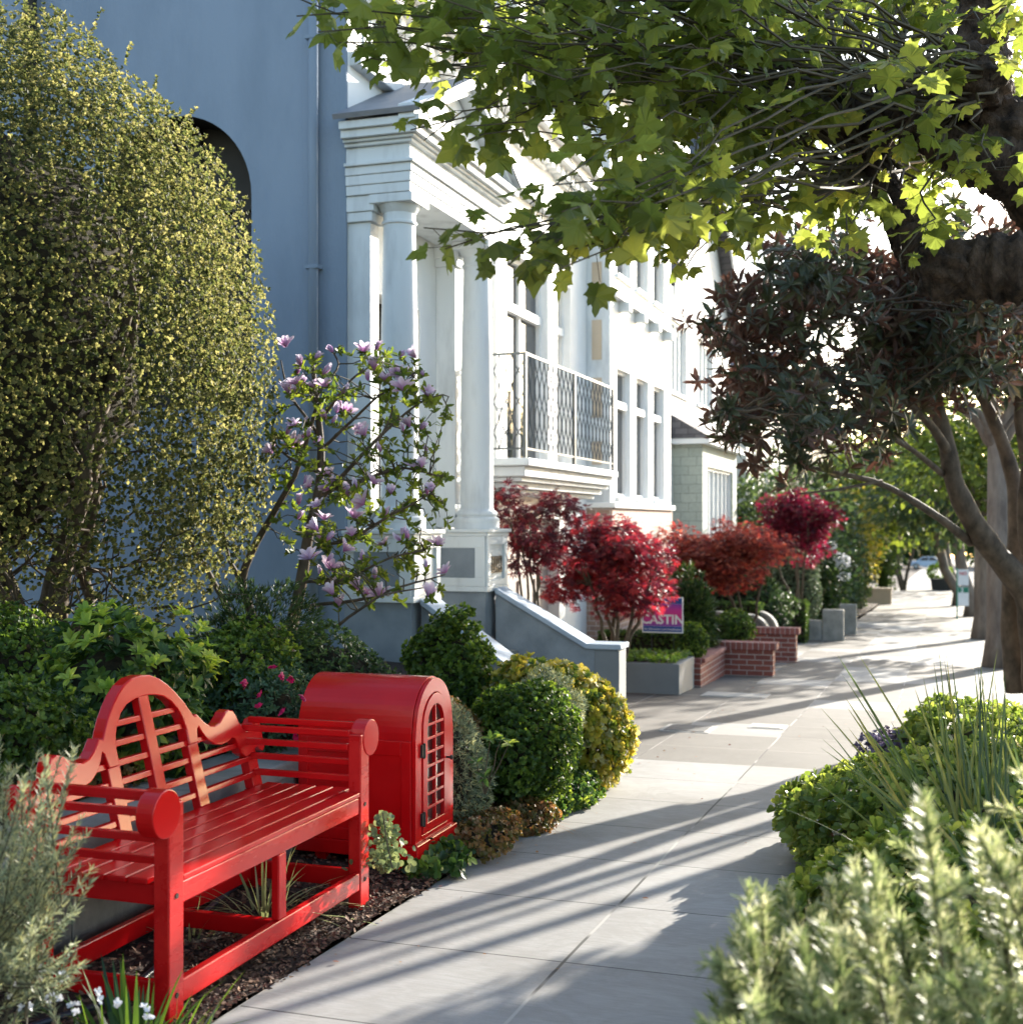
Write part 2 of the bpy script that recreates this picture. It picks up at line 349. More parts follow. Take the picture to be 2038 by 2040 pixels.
m_soil = surf('dark_garden_soil', (.022, .014, .010), (.075, .048, .034), scale=38, rough=.95, bump=1.0, bscale=70, bdist=.03, thr=(.35, .7))
m_mulch = leafmat('bark_mulch_chips', [(.025, .012, .008), (.09, .045, .028), (.16, .085, .05), (.26, .15, .09)], trans=0, rough=.8)
m_dry = leafmat('dry_leaves', [(.22, .06, .03), (.30, .13, .06), (.35, .22, .10)], trans=.15)
m_cover = surf('utility_cover_metal', (.05, .05, .048), (.10, .10, .095), scale=30, rough=.6, bump=.3)
m_hose = surf('black_hose_rubber', (.012, .014, .022), (.03, .035, .05), rough=.35)
# ================================================================ ground
def sheet(name, xs, ys, zf, m, kind='structure'):
    xs = np.array(xs, float); ys = np.array(ys, float); X, Y = np.meshgrid(xs, ys); Z = zf(X, Y)
    n = len(xs); q = M(); i = np.arange(len(ys)-1)[:, None]*n; j = np.arange(n-1)[None]
    q.add(np.stack([X, Y, Z], -1).reshape(-1, 3), [np.stack([i+j, i+j+1, i+n+j+1, i+n+j], -1).reshape(-1, 4)])
    o = q.build(name, m, smooth=True); o['kind'] = kind; return o
yl = list(np.arange(-12, 46, 1.))+[45.01]+list(np.arange(50, 200, 15))+[260, 400]
sheet('ground', [-90, -40, -12, -6, 0, 6, 40, 90], yl, lambda X, Y: gz(Y)-.22, m_soil)
sheet('sidewalk', [-2.24, .0, 1.45], yl[:-2], lambda X, Y: gz(Y)+0*X, m_pave)
sheet('paved_forecourt', [-4.9, -2.243], [9.62, 12, 16, 20, 26, 34], lambda X, Y: gz(Y)-.004+.0*X, m_pave)
sheet('road', [1.62, 11.5], yl, lambda X, Y: gz(Y)-.13+0*X, m_asph)
sheet('opposite_sidewalk', [11.7, 15], yl[:-2], lambda X, Y: gz(Y)+0*X, m_kerb)
q = M()
for y0 in np.arange(-12, 130, 2.4):
    z0 = float(gz(y0+1.2)); q.box(1.455, 1.60, y0, y0+2.39, z0-.2, z0+.003)
tag(q.build('kerb', m_kerb, bevel=.01), kind='structure')
q = M()
for y0 in np.arange(-12, 130, 4.8):
    z0 = float(gz(y0+2.4)); q.box(11.5, 11.69, y0, y0+4.79, z0-.2, z0+.02)
tag(q.build('opposite_kerb', m_kerb), kind='structure')
def gh(X, Y):
    X = np.asarray(X, float); Y = np.asarray(Y, float); b = gz(Y)
    d = np.clip(-2.25-X, 0, 9)
    low = b+.012+.05*np.clip(d/.5, 0, 1)
    hi = np.clip(.30+.06*(d-.8), .25, .62)
    w = np.clip((d-.55)/1.0, 0, 1); w = w*w*(3-2*w)
    ramp_ = low*(1-w)+hi*w
    wall = (d > .86)*1.0; st = low*(1-wall)+hi*wall
    k = np.clip((Y-5.6)/.5, 0, 1)
    z = st*(1-k)+ramp_*k
    return z+.012*np.sin(9*X+3*Y)*np.sin(7*Y-2*X)
sheet('garden_soil', [-14, -9]+list(np.linspace(-7, -3.3, 20))+[-3.2, -3.125, -3.115]+list(np.linspace(-3.05, -2.245, 14)), list(np.arange(-3, 9.62, .12))+[9.62], gh, m_soil)
def ph(X, Y): return gz(Y)+.01+.13*np.clip((np.asarray(X)+.50)/.4, 0, 1)
sheet('planting_strip', list(np.linspace(-.5, 1.44, 12)), list(np.arange(-1, 9.6, .3)), ph, m_soil)
# garden walls beyond the forecourt (raised beds)
def bedz(X, Y): return gz(Y)+.30+0*X
sheet('front_bed_soil', [-4.9, -4, -3.0], list(np.arange(15.6, 17.45, .3)), bedz, m_soil)
sheet('far_bed_soil', [-4.9, -4, -2.75], list(np.arange(20.6, 26.4, .5)), lambda X, Y: gz(Y)+.22+0*X, m_soil)
sheet('far_garden_soil', [-4.9, -3.5, -2.2], list(np.arange(27.6, 50, 1.5)), lambda X, Y: gz(Y)+.1+0*X, m_soil)
# mulch chips
n = 26000; X = R.uniform(-3.0, -2.24, n); Y = R.uniform(2.6, 9.2, n); X[n//2:] = R.uniform(-2.62, -2.22, n-n//2)
P = np.stack([X, Y, gh(X, Y)+.004+R.random(n)*.012], 1); D = rdir(n); D[:, 2] *= .35
tag(M().leaves(P, D, np.array([0, 0, 1.])+R.normal(size=(n, 3))*.5, .010+.026*R.random(n)**2, t_tiny).build('bark_mulch', m_mulch), 'dark brown bark chips spread over the bed beside the path', 'mulch', kind='stuff')
# ================================================================ bench
BX, BY = -2.33, 4.26
tb = thing('garden_bench', 'glossy red wooden garden bench with arched scrolled backrest beside the path', 'bench', (BX-.25, BY, -.17))
ZS = .335   # seat
def bx(*a, name='leg', bev=.005, m=m_red, par=tb): return M().box(*a).build(name, m, par, bevel=bev)
for s_ in (-1, 1):
    yi = BY+s_*.665; yo = BY+s_*.75; y0, y1 = min(yi, yo), max(yi, yo)
    zg = float(gz(BY+s_*.7))-.03
    o = bx(BX-.058, BX, y0, y1, zg-.02, .60, name='leg', m=m_redw)
    cy = BY+s_*.765; cyl = [(cy+.078*math.cos(a), .575+.078*math.sin(a)) for a in np.linspace(0, 2*math.pi, 33)[:-1]]
    q = M().prism(cyl, lambda u, v, t: (t, u, v), BX-.062, BX+.004)
    sc_ = q.build('scroll', m_red, bevel=.004); sc_.parent = o
    bx(BX-.56, BX-.505, y0, y1, zg-.02, ZS, name='leg')
    # raked back post
    q = M().prism([(y0+.004, ZS), (y1-.004, ZS), (y1-.004, .52), (y0+.004, .52)], lambda u, v, t: (t-(v-ZS)*.24, u, v), BX-.555, BX-.51)
    q.build('back_post', m_red, tb, bevel=.004)
    # arm rails
    for z_, dy, dx in ((.628, .035, 0), (.603, -.035, 0), (.548, -.05, 0), (.478, -.01, 0), (.408, -.01, 0)):
        yy = BY+s_*(.71+dy); xb = BX-.51-(z_-ZS)*.24
        M().box(xb, BX-.055, yy-.013, yy+.013, z_-.013, z_+.013).build('arm_rail', m_red, tb, bevel=.003)
    bx(BX-.51, BX-.058, BY+s_*.705-.016, BY+s_*.705+.016, ZS-.07, ZS, name='side_rail')
    bx(BX-.51, BX-.058, BY+s_*.705-.014, BY+s_*.705+.014, -.055, .02, name='side_stretcher')
bx(BX-.036, BX-.006, BY-.665, BY+.665, ZS-.07, ZS, name='front_rail', bev=.004, m=m_redw)
bx(BX-.55, BX-.52, BY-.665, BY+.665, ZS-.07, ZS, name='back_rail')
bx(BX-.036, BX-.004, BY-.665, BY+.665, -.058, .018, name='front_stretcher', m=m_redw)
bx(BX-.55, BX-.52, BY-.665, BY+.665, -.058, .018, name='back_stretcher')
bx(BX-.515, BX-.04, BY-.02, BY+.02, -.05, .012, name='middle_stretcher')
bx(BX-.037, BX-.005, BY-.03, BY+.03, .019, ZS-.071, name='front_brace')
q = M()
for k in range(6):
    x1 = BX-.002-k*.083; q.box(x1-.072, x1, BY-.745 if k else BY-.664, BY+.745 if k else BY+.664, ZS+.002, ZS+.022)
q.build('seat', m_red, tb, bevel=.004)
bx(BX-.50, BX-.04, BY-.03, BY+.03, ZS-.05, ZS, name='seat_bearer')
def bp(t0): return lambda u, v, t: (BX-.515-(v-ZS)*.24+t, BY+u, v)
half = [(0, .905), (.06, .9), (.116, .88), (.165, .85), (.21, .812), (.25, .772), (.283, .73), (.30, .705), (.322, .712), (.335, .70), (.365, .672), (.40, .652), (.44, .645), (.475, .652), (.505, .668), (.535, .688), (.565, .695), (.595, .688), (.617, .66), (.628, .628), (.65, .60), (.675, .588), (.70, .592), (.725, .61), (.75, .628), (.78, .632), (.795, .62), (.795, .50), (.77, .485), (.735, .51), (.70, .505), (.66, .488), (.625, .486), (.60, .503), (.585, .54), (.572, .572), (.55, .578), (.51, .566), (.46, .562), (.41, .572), (.365, .598), (.335, .632), (.318, .66), (.305, .65), (.295, .60), (.23, .60), (.232, .66), (.222, .705), (.20, .745), (.165, .782), (.12, .808), (.06, .822), (0, .826)]
poly = half+[(-x, z) for x, z in half[-2:0:-1]]
# the crest is one closed board: upper outline out, lower outline back, mirrored
up = half[:27]; lo = half[27:]
poly = [(-x, z) for x, z in reversed(up)]+up[1:]+lo+[(-x, z) for x, z in reversed(lo[:-1])]
cr = M().prism(poly, bp(0), -.026, .026).build('crest_rail', m_red, tb, bevel=.005)
for c in (-.262, 0, .262):
    w = .036 if c else .032; top = .60 if c else .83
    M().box(0, 1, 0, 1, 0, 1)
    q = M().prism([(c-w, ZS-.02), (c+w, ZS-.02), (c+w, top), (c-w, top)], bp(0), -.018, .020)
    q.build('back_upright', m_red, tb, bevel=.004)
for s_ in (-1, 1):
    for z_ in (.30, -.02):
        M().tube([(BX-.002, BY+s_*.707, z_), (BX+.003, BY+s_*.707, z_)], .009, 12).build('bolt_plug', m_black, tb)
k = 0
for z_ in (.745, .675, .605, .537, .468, .40):
    zc = z_
    half_in = .225 if zc > .62 else .70
    if zc > .7: half_in = .20
    M().prism([(-half_in, zc-.011), (half_in, zc-.011), (half_in, zc+.011), (-half_in, zc+.011)], bp(0), -.012, .012).build('back_slat', m_red, tb, bevel=.003)
# ================================================================ cabinet
CX, C0, C1, CXB = -2.34, 5.545, 6.03, -2.95
cyc = (C0+C1)/2; ZSP = .51; ZB = -.015
tc_ = thing('cabinet', 'glossy red arched cabinet with a glazed lattice door beside the bench', 'cabinet', (-2.64, cyc, -.19))
rr = .232
archp = [(cyc+rr*math.cos(a), ZSP+rr*math.sin(a)) for a in np.linspace(0, math.pi, 29)]
sidep = [(C0+.005, ZB), (C1-.005, ZB), (C1-.005, ZSP-.03), (C1-.010, ZSP)]+archp+[(C0+.010, ZSP), (C0+.005, ZSP-.03)]
# body shell = front plate with arched hole + sides + back
def ring(outer, inner): pass
da = [(cyc+.165*math.cos(a), ZSP-.0+.165*math.sin(a)) for a in np.linspace(0, math.pi, 29)]
dz0 = .012
front = [(C0, ZB), (C1, ZB), (C1, ZSP-.04), (cyc+rr+.004, ZSP)]+archp[1:-1]+[(cyc-rr-.004, ZSP), (C0, ZSP-.04), (C0, ZB+.0001)]
inner = [(cyc-.165, dz0+.0001), (cyc-.165, ZSP)]+da[::-1][1:-1]+[(cyc+.165, ZSP), (cyc+.165, dz0), (cyc-.165, dz0)]
def plate(name, outer, inner, x0, x1, m, par=None, **kw):
    """plate lying in the y-z plane with a hole; outer anticlockwise and inner clockwise both start bottom left"""
    def resample(L, n):
        L = np.array(L, float); d = np.r_[0, np.cumsum(np.linalg.norm(np.diff(L, axis=0), axis=1))]
        return L, d
    A = outer; B = inner
    P2 = list(A)+list(B)
    n = len(P2); q = M(); V = [(x0, u, v) for u, v in P2]+[(x1, u, v) for u, v in P2]
    na = len(A); sd = []
    for L0, L1 in ((0, na), (na, n)):
        for i in range(L0, L1-1): sd.append((i, i+1, n+i+1, n+i))
    q.add(V, [sd, [tuple(range(n))[::-1]], [tuple(range(n, 2*n))]])
    return q.build(name, m, par, **kw)
fp = plate('front_frame', front, inner, CX-.02, CX, m_red, tc_, bevel=.002)
q = M()
q.box(CXB, CX-.021, C0, C0+.018, ZB, ZSP-.04); q.box(CXB, CX-.021, C1-.018, C1, ZB, ZSP-.04); q.box(CXB, CXB+.018, C0+.019, C1-.019, ZB, ZSP)
q.box(CXB+.02, CX-.022, C0+.019, C1-.019, ZB, ZB+.02)
sf = .05; y = C0-.010   # raised frame on the near side panel
q.box(CXB, CXB+sf, y, C0-.0005, ZB, ZSP-.04); q.box(CX-.021-sf, CX-.021, y, C0-.0005, ZB, ZSP-.04)
q.box(CXB+sf+.0005, CX-.0215-sf, y, C0-.0005, ZSP-.11, ZSP-.04); q.box(CXB+sf+.0005, CX-.0215-sf, y, C0-.0005, ZB, ZB+.055)
q.build('body', m_red, tc_, bevel=.003)
q = M(); ro = rr+.008
arc_o = [(cyc+ro*math.cos(a), ZSP-.03+(ro+.03)*math.sin(a)) for a in np.linspace(0, math.pi, 33)]
arc_o[0] = (arc_o[0][0], ZSP-.042); arc_o[-1] = (arc_o[-1][0], ZSP-.042)
arc_i = [(cyc+(y_-cyc)*.93, ZSP-.04+(z_-ZSP+.04)*.93) for y_, z_ in arc_o[::-1]]
n_ = len(arc_o); V = [(x, u, v) for x in (CXB-.008, CX-.023) for u, v in arc_o+arc_i]; mm = 2*n_
q.add(V, [[(i, (i+1) % mm, mm+(i+1) % mm, mm+i) for i in range(mm)], [tuple(range(mm))[::-1]], [tuple(range(mm, 2*mm))]])
q.build('barrel_roof', m_red, tc_, smooth=False, bevel=.001)
q = M().box(CXB-.018, CX+.016, C0-.016, C1+.016, -.085, ZB-.001); pl = q.build('plinth', m_red, tc_, bevel=.005)
for xx in (CX-.10, CXB+.10):
    for yy in (C0+.05, C1-.05): M().box(xx-.028, xx+.028, yy-.028, yy+.028, float(gz(yy))-.04, -.086).build('leg', m_red, tc_, bevel=.003)
# door
def archpts(r, n=25): return [(cyc+r*math.cos(a), ZSP+r*math.sin(a)) for a in np.linspace(0, math.pi, n)]
do = [(cyc-.161, dz0+.004), (cyc+.161, dz0+.004), (cyc+.161, ZSP)]+archpts(.161)[1:-1]+[(cyc-.161, ZSP), (cyc-.161, dz0+.0041)]
gi = .108
di = [(cyc-gi, .0601), (cyc-gi, ZSP)]+archpts(gi)[::-1][1:-1]+[(cyc+gi, ZSP), (cyc+gi, .06), (cyc-gi, .06)]
door = plate('door', do, di, CX-.014, CX+.006, m_red, tc_, bevel=.002)
q = M(); q.box(CX-.013, CX+.0045, cyc-.006, cyc+.006, .061, ZSP+gi-.001)
for zz in np.arange(.061+.067, ZSP+.08, .0665):
    hw = gi if zz < ZSP else math.sqrt(max(gi*gi-(zz-ZSP)**2, 0)); q.box(CX-.012, CX+.0035, cyc-hw, cyc+hw, zz-.006, zz+.006)
o = q.build('lattice', m_red, bevel=.001); o.parent = door
gp = [(cyc-gi-.006, .054), (cyc+gi+.006, .054), (cyc+gi+.006, ZSP)]+archpts(gi+.006)[1:-1]+[(cyc-gi-.006, ZSP)]
m_cglass = surf('cabinet_door_glass', (.03, .02, .018), (.07, .05, .04), scale=4, rough=.05, spec=.9)
o = M().prism(gp, lambda u, v, t: (t, u, v), CX-.018, CX-.0135).build('glass', m_cglass); o.parent = door
for zz in (.09, .415):
    q = M().box(CX-.001, CX+.012, cyc-.185, cyc-.145, zz-.030, zz+.030); q.tube([(CX+.012, cyc-.163, zz-.036), (CX+.012, cyc-.163, zz+.036)], .006, 8)
    o = q.build('hinge', m_black, bevel=.001); o.parent = door
q = M().tube([(CX+.005, cyc+.135, .335), (CX+.03, cyc+.135, .335)], [.005, .006], 8); q.tube([(CX+.026, cyc+.135, .335), (CX+.034, cyc+.135, .335), (CX+.04, cyc+.135, .335)], [.008, .014, .006], 10)
o = q.build('knob', m_black, smooth=True); o.parent = door
# ================================================================ retaining wall and hose
tw = thing('retaining_wall', 'low dark concrete retaining wall with flat coping behind the red bench', 'wall', (-3.15, 4.4, -.1))
q = M()
for y0 in np.arange(2.2, 5.7, .56): q.box(-3.10, -2.98, y0, y0+.556, -.25, .275)
q.build('wall_face', m_concd, tw, bevel=.006)
q = M()
for y0 in np.arange(2.2, 5.7, .84): q.box(-3.36, -2.95, y0, y0+.836, .277, .36)
q.build('coping', m_conc, tw, bevel=.012)
pts = [(-2.95, 2.4, 0), (-2.72, 3.0, 0), (-2.55, 3.5, 0), (-2.62, 3.95, 0), (-2.78, 4.3, 0), (-2.9, 4.9, 0)]
pts = np.array(pts); tt = np.linspace(0, 5, 40); pts = np.stack([np.interp(tt, range(6), pts[:, i]) for i in range(3)], 1)
for _ in range(3): pts[1:-1] = (pts[:-2]+2*pts[1:-1]+pts[2:])/4
pts[:, 2] = gh(pts[:, 0], pts[:, 1])+.016
th = thing('garden_hose', 'black irrigation hose lying on the mulch under the bench', 'hose', pts[20]); M().tube(pts, .013, 8).build('tube', m_hose, th, smooth=True)
# utility covers in the paving
for x0, y0, w, l, lb, m_ in [(-2.42, 11.32, .45, .52, 'dark sunken utility cover with a pale frame in the paving behind the yellow bush', m_cover),
                             (-1.70, 11.84, .33, .36, 'small light utility lid in the brown paving, right of the dark sunken cover', m_kerb),
                             (-2.62, 14.52, .74, .52, 'long pale utility lid set in the paving in front of the grey planter', m_kerb)]:
    z0 = float(gz(y0+l/2)); t = thing('utility_cover', lb, 'utility cover', (x0+w/2, y0+l/2, z0))
    M().slab(x0, x0+w, y0, y0+l, -.03, .005).build('frame', m_kerb, t, bevel=.002)
    M().slab(x0+.04, x0+w-.04, y0+.04, y0+l-.04, -.02, .009).build('lid', m_, t, bevel=.002)
t = thing('fallen_leaf', 'single dry red leaf lying on the shaded path', 'leaf', (-.62, 7.1, -.23))
M().leaves([(-.62, 7.1, -.222), (-.60, 7.11, -.215)], [(1, .2, .1), (.5, .8, .3)], [(0, .2, 1), (.4, 0, 1)], .07, t_wide, .1).build('blade', m_dry, t)
# ================================================================ blue-grey house
XF, YS = -4.66, 9.60
XA = -4.665
hA = thing('town_house', 'tall blue-grey stucco house with white columned portico and balcony', 'house', (-7, 13, 0))
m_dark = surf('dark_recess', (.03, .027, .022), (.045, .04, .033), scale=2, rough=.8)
def wallgrid(u0, u1, v0, v1, holes, f, m, name, par, rev=.12, rm=None):
    """wall with rectangular openings; f(u,v,d): d = depth into the wall"""
    us = sorted({u0, u1, *[h[0] for h in holes], *[h[1] for h in holes]}); vs = sorted({v0, v1, *[h[2] for h in holes], *[h[3] for h in holes]})
    q = M()
    for a, b in zip(us, us[1:]):
        for c, d in zip(vs, vs[1:]):
            if any(h[0] <= (a+b)/2 <= h[1] and h[2] <= (c+d)/2 <= h[3] for h in holes): continue
            q.add([f(a, c, 0), f(b, c, 0), f(b, d, 0), f(a, d, 0)], [[(0, 1, 2, 3)]])
    for a, b, c, d in holes:
        for (p, r_) in (((a, c), (b, c)), ((b, c), (b, d)), ((b, d), (a, d)), ((a, d), (a, c))):
            q.add([f(*p, 0), f(*r_, 0), f(*r_, rev), f(*p, rev)], [[(0, 1, 2, 3)]])
    return q.build(name, m, par)
def window(par, f, a, b, c, d, nv=1, nh=1, dep=.10, fr=.05, name='window', pane=None, m=None, sill=True, transom=None):
    """frame with glazing bars (one mesh) and its pane; f(u,v,d)"""
    q = M(); m = m or m_white
    def bar(a_, b_, c_, d_, d0=dep-.05, d1=dep):
        V = [f(x, y, z) for z in (d1, d0) for y in (c_, d_) for x in (a_, b_)]
        q.add(V, [[(0, 2, 3, 1), (4, 5, 7, 6), (0, 1, 5, 4), (2, 6, 7, 3), (0, 4, 6, 2), (1, 3, 7, 5)]])
    bar(a, a+fr, c, d); bar(b-fr, b, c, d); bar(a+fr, b-fr, c, c+fr); bar(a+fr, b-fr, d-fr, d)
    for k in range(1, nv):
        u = a+fr+(b-a-2*fr)*k/nv; bar(u-.012, u+.012, c+fr, d-fr, dep-.04)
    for k in range(1, nh):
        v = c+fr+(d-c-2*fr)*k/nh; bar(a+fr, b-fr, v-.012, v+.012, dep-.035)
    if transom: bar(a+fr, b-fr, transom-.05, transom+.05, dep-.08)
    o = q.build(name, m, par)
    p = M().add([f(a, c, dep+.002), f(b, c, dep+.002), f(b, d, dep+.002), f(a, d, dep+.002)], [[(0, 1, 2, 3)]]).build('pane', pane or m_glass); p.parent = o
    if sill:
        q = M(); V = [f(x, y, z) for z in (dep, -.05) for y in (c-.06, c-.001) for x in (a-.04, b+.04)]
        q.add(V, [[(0, 2, 3, 1), (4, 5, 7, 6), (0, 1, 5, 4), (2, 6, 7, 3), (0, 4, 6, 2), (1, 3, 7, 5)]])
        s_ = q.build('sill', m); s_.parent = o
    return o
# side wall with arched recess, faces the camera
fs = lambda u, v, d: (u, YS+d, v)
ax0, ax1, az0, azs = -7.06, -5.56, 2.5, 4.28
q = M()
for a, b, c, d in ((-15, ax0, -1, 9.5), (ax1, XF, -1, 9.5), (ax0, ax1, -1, az0)):
    q.add([fs(a, c, 0), fs(b, c, 0), fs(b, d, 0), fs(a, d, 0)], [[(0, 1, 2, 3)]])
aa = np.linspace(math.pi, 0, 25); ac = [((ax0+ax1)/2+.75*math.cos(t), azs+.75*math.sin(t)) for t in aa]
for (u0, v0), (u1, v1) in zip(ac, ac[1:]):
    q.add([fs(u0, v0, 0), fs(u1, v1, 0), fs(u1, 9.5, 0), fs(u0, 9.5, 0)], [[(0, 1, 2, 3)]])
q.build('side_wall', m_blue, hA)
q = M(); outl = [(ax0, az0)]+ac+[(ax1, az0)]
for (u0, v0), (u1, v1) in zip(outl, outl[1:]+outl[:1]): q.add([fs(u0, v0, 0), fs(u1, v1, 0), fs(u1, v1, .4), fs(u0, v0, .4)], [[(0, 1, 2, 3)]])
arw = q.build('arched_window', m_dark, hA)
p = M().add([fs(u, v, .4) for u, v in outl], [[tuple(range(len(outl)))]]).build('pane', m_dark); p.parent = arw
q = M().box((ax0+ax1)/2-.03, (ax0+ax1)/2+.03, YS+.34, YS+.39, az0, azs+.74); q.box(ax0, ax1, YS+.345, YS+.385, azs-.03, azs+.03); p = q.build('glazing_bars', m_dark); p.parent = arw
M().box(XF-.40, XF+.0, YS-.03, YS-.001, .3, 9.4).build('corner_board', m_blue, hA, bevel=.008)
M().tube([(-4.93, YS-.085, .38), (-4.93, YS-.085, 9.4)], .042, 12).build('downpipe', m_blue, hA, smooth=True)
for z_ in (1.2, 3.6, 5.5, 7.6): M().box(-4.99, -4.87, YS-.13, YS-.031, z_, z_+.03).build('pipe_bracket', m_blue, hA)

M().tube([(-7.75, YS-.10, 4.4), (-7.75, YS-.10, 9.4)], .06, 10).build('vent_pipe', m_black, hA, smooth=True)
# closing walls and roof
q = M(); q.box(-15, -14.9, YS+.01, 17, -1, 9.5); q.box(-14.9, XA-.3, 16.9, 17.09, -1, 9.5); q.box(-15, XF-.02, YS+.02, 12.1, 9.2, 9.45)
q.build('rear_walls', m_blue, hA)
# street front
ff = lambda u, v, d: (XA-d, u, v)
holes = [(10.15, 11.15, .88, 3.5), (12.75, 13.35, 2.2, 4.6), (13.7, 15.3, 2.2, 4.6), (15.7, 16.3, 2.2, 4.6), (13.15, 15.8, -.75, 1.55), (12.7, 13.3, 5.9, 7.2), (14, 15, 5.9, 7.2), (15.6, 16.4, 5.9, 7.2)]
wallgrid(YS, 17.12, -1, 7.9, holes, ff, m_white, 'front_wall', hA, rev=.2)
for h in holes[1:4]: window(hA, ff, *h, nv=1 if h[1]-h[0] < 1 else 2, nh=1, transom=4.0, sill=False, dep=.15)
for h in holes[5:]: window(hA, ff, *h, nv=2, nh=2)
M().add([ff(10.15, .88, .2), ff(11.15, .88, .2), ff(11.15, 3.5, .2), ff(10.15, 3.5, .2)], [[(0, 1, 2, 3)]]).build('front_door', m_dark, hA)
m_gar = surf('taupe_garage_door', (.30, .245, .215), (.36, .29, .25), scale=2, rough=.7)
q = M(); q.box(XA-.22, XA-.16, 13.15, 15.8, -.75, 1.55)
for y0 in np.arange(13.2, 15.7, .65):
    for z0 in (-.3, .3, .9): q.box(XA-.16, XA-.14, y0+.06, y0+.55, z0, z0+.5)
q.build('garage_door', m_gar, hA)
q = M(); q.box(XF-.35, XF+.32, YS+.45, 17.1, 6.12, 6.30); q.box(XF-.35, XF+.22, YS+.45, 17.1, 6.0, 6.119)
for y0 in np.arange(YS+.6, 17, .22): q.box(XF-.1, XF+.13, y0, y0+.11, 5.88, 5.999)
q.build('cornice', m_white, hA, bevel=.01)
M().box(XA-.02, XA+.10, YS+.05, 17.1, 5.30, 5.42).build('string_course', m_trim, hA, bevel=.01)
for y0 in (12.3, 13.6, 15.25, 16.8): M().box(XA-.02, XA+.16, y0, y0+.28, 6.31, 7.6).build('upper_pilaster', m_trim, hA, bevel=.01)
q = M(); q.box(-14.9, XA+.4, 12.15, 17.2, 7.8, 7.95); q.build('eaves', m_white, hA)
q = M()
for y0 in np.arange(9.9, 12.6, .14): q.box(XA-.01, XA+.012, y0, y0+.11, 5.43, 5.87)
q.build('board_siding', m_trim, hA, bevel=.004)
# ---- portico
PX = -4.03; PY0, PY1 = 9.50, 11.86
def mould(name, levels, mt, x0=XF+.006, y0=PY0, y1=PY1, x1=PX):
    q = M()
    for z0, z1, e in levels: q.box(x0, x1+e, y0-e, y1+e, z0, z1-.001)
    return q.build(name, mt, hA, bevel=.006)
mould('entablature', [(4.19, 4.27, -.055), (4.27, 4.35, -.045), (4.35, 4.42, -.035), (4.42, 4.45, -.01), (4.45, 4.58, -.055), (4.58, 4.61, -.02), (4.61, 4.635, .01), (4.635, 4.70, .05), (4.70, 4.765, .085)], m_trim)
YM = (PY0+PY1)/2; hw = (PY1-PY0)/2+.10; AP = 5.36
ped = [(YM-hw, 4.77), (YM+hw, 4.77), (YM+hw, 4.80), (YM, AP+.03), (YM-hw, 4.80)]
q = M(); fpX = lambda u, v, t: (t, u, v)
sl = (AP-4.80)/hw
q.prism([(YM-hw+.12, 4.77), (YM+hw-.12, 4.77), (YM, AP-.08)], fpX, XA, PX-.07)
q.build('pediment', m_trim, hA)
q = M()
for s_ in (-1, 1):
    for e, t0, t1 in ((.0, .0, .07), (-.05, -.05, -.001)):
        q.prism([(YM+s_*hw, 4.80+t0-.02), (YM, AP+t0), (YM, AP+t1), (YM+s_*hw, 4.80+t1-.02)][::s_], fpX, PX-.09, PX+.10+e)
q.build('raking_cornice', m_trim, hA, bevel=.004)
q = M()
for s_ in (-1, 1): q.prism([(YM+s_*(hw+.02), 4.772), (YM, AP+.075), (YM, AP+.11), (YM+s_*(hw+.04), 4.81)][::s_], fpX, XA-.02, PX+.115)
q.build('portico_roof', m_slate, hA)
# flank wall above the portico roof where it meets the house
def column(cx, cy, z0=1.44, z1=4.19, r=.158, name='column'):
    H = z1-z0
    prof = [(r*1.38, 0), (r*1.38, .05), (r*1.36, .052), (r*1.40, .075), (r*1.36, .10), (r*1.2, .115), (r*1.26, .14), (r*1.2, .165), (r*1.06, .18), (r, .20), (r*.995, H*.35), (r*.95, H*.6), (r*.84, H-.26), (r*.84, H-.235), (r*.93, H-.23), (r*.93, H-.21), (r*.84, H-.205), (r*.84, H-.14), (r*.95, H-.12), (r*1.02, H-.10), (r*1.13, H-.075)]
    q = M().lathe(prof, (cx, cy, z0), 40)
    o = q.build(name, m_trim, hA, smooth=True)
    a = M().box(cx-r*1.2, cx+r*1.2, cy-r*1.2, cy+r*1.2, z1-.075, z1-.002).build('capital', m_trim, bevel=.006); a.parent = o
    m_ = o.modifiers.new('es', 'EDGE_SPLIT'); m_.split_angle = rad(35)
    return o
column(PX-.23, PY0+.25); column(PX-.23, PY1-.25)
for y_ in (PY0+.12, PY1-.30):
    q = M().box(XA, XA+.2, y_, y_+.17, 1.45, 3.98); q.box(XA, XA+.23, y_-.03, y_+.20, 3.981, 4.06); q.box(XA, XA+.25, y_-.043, y_+.22, 4.061, 4.189); q.build('pilaster', m_trim, hA, bevel=.006)
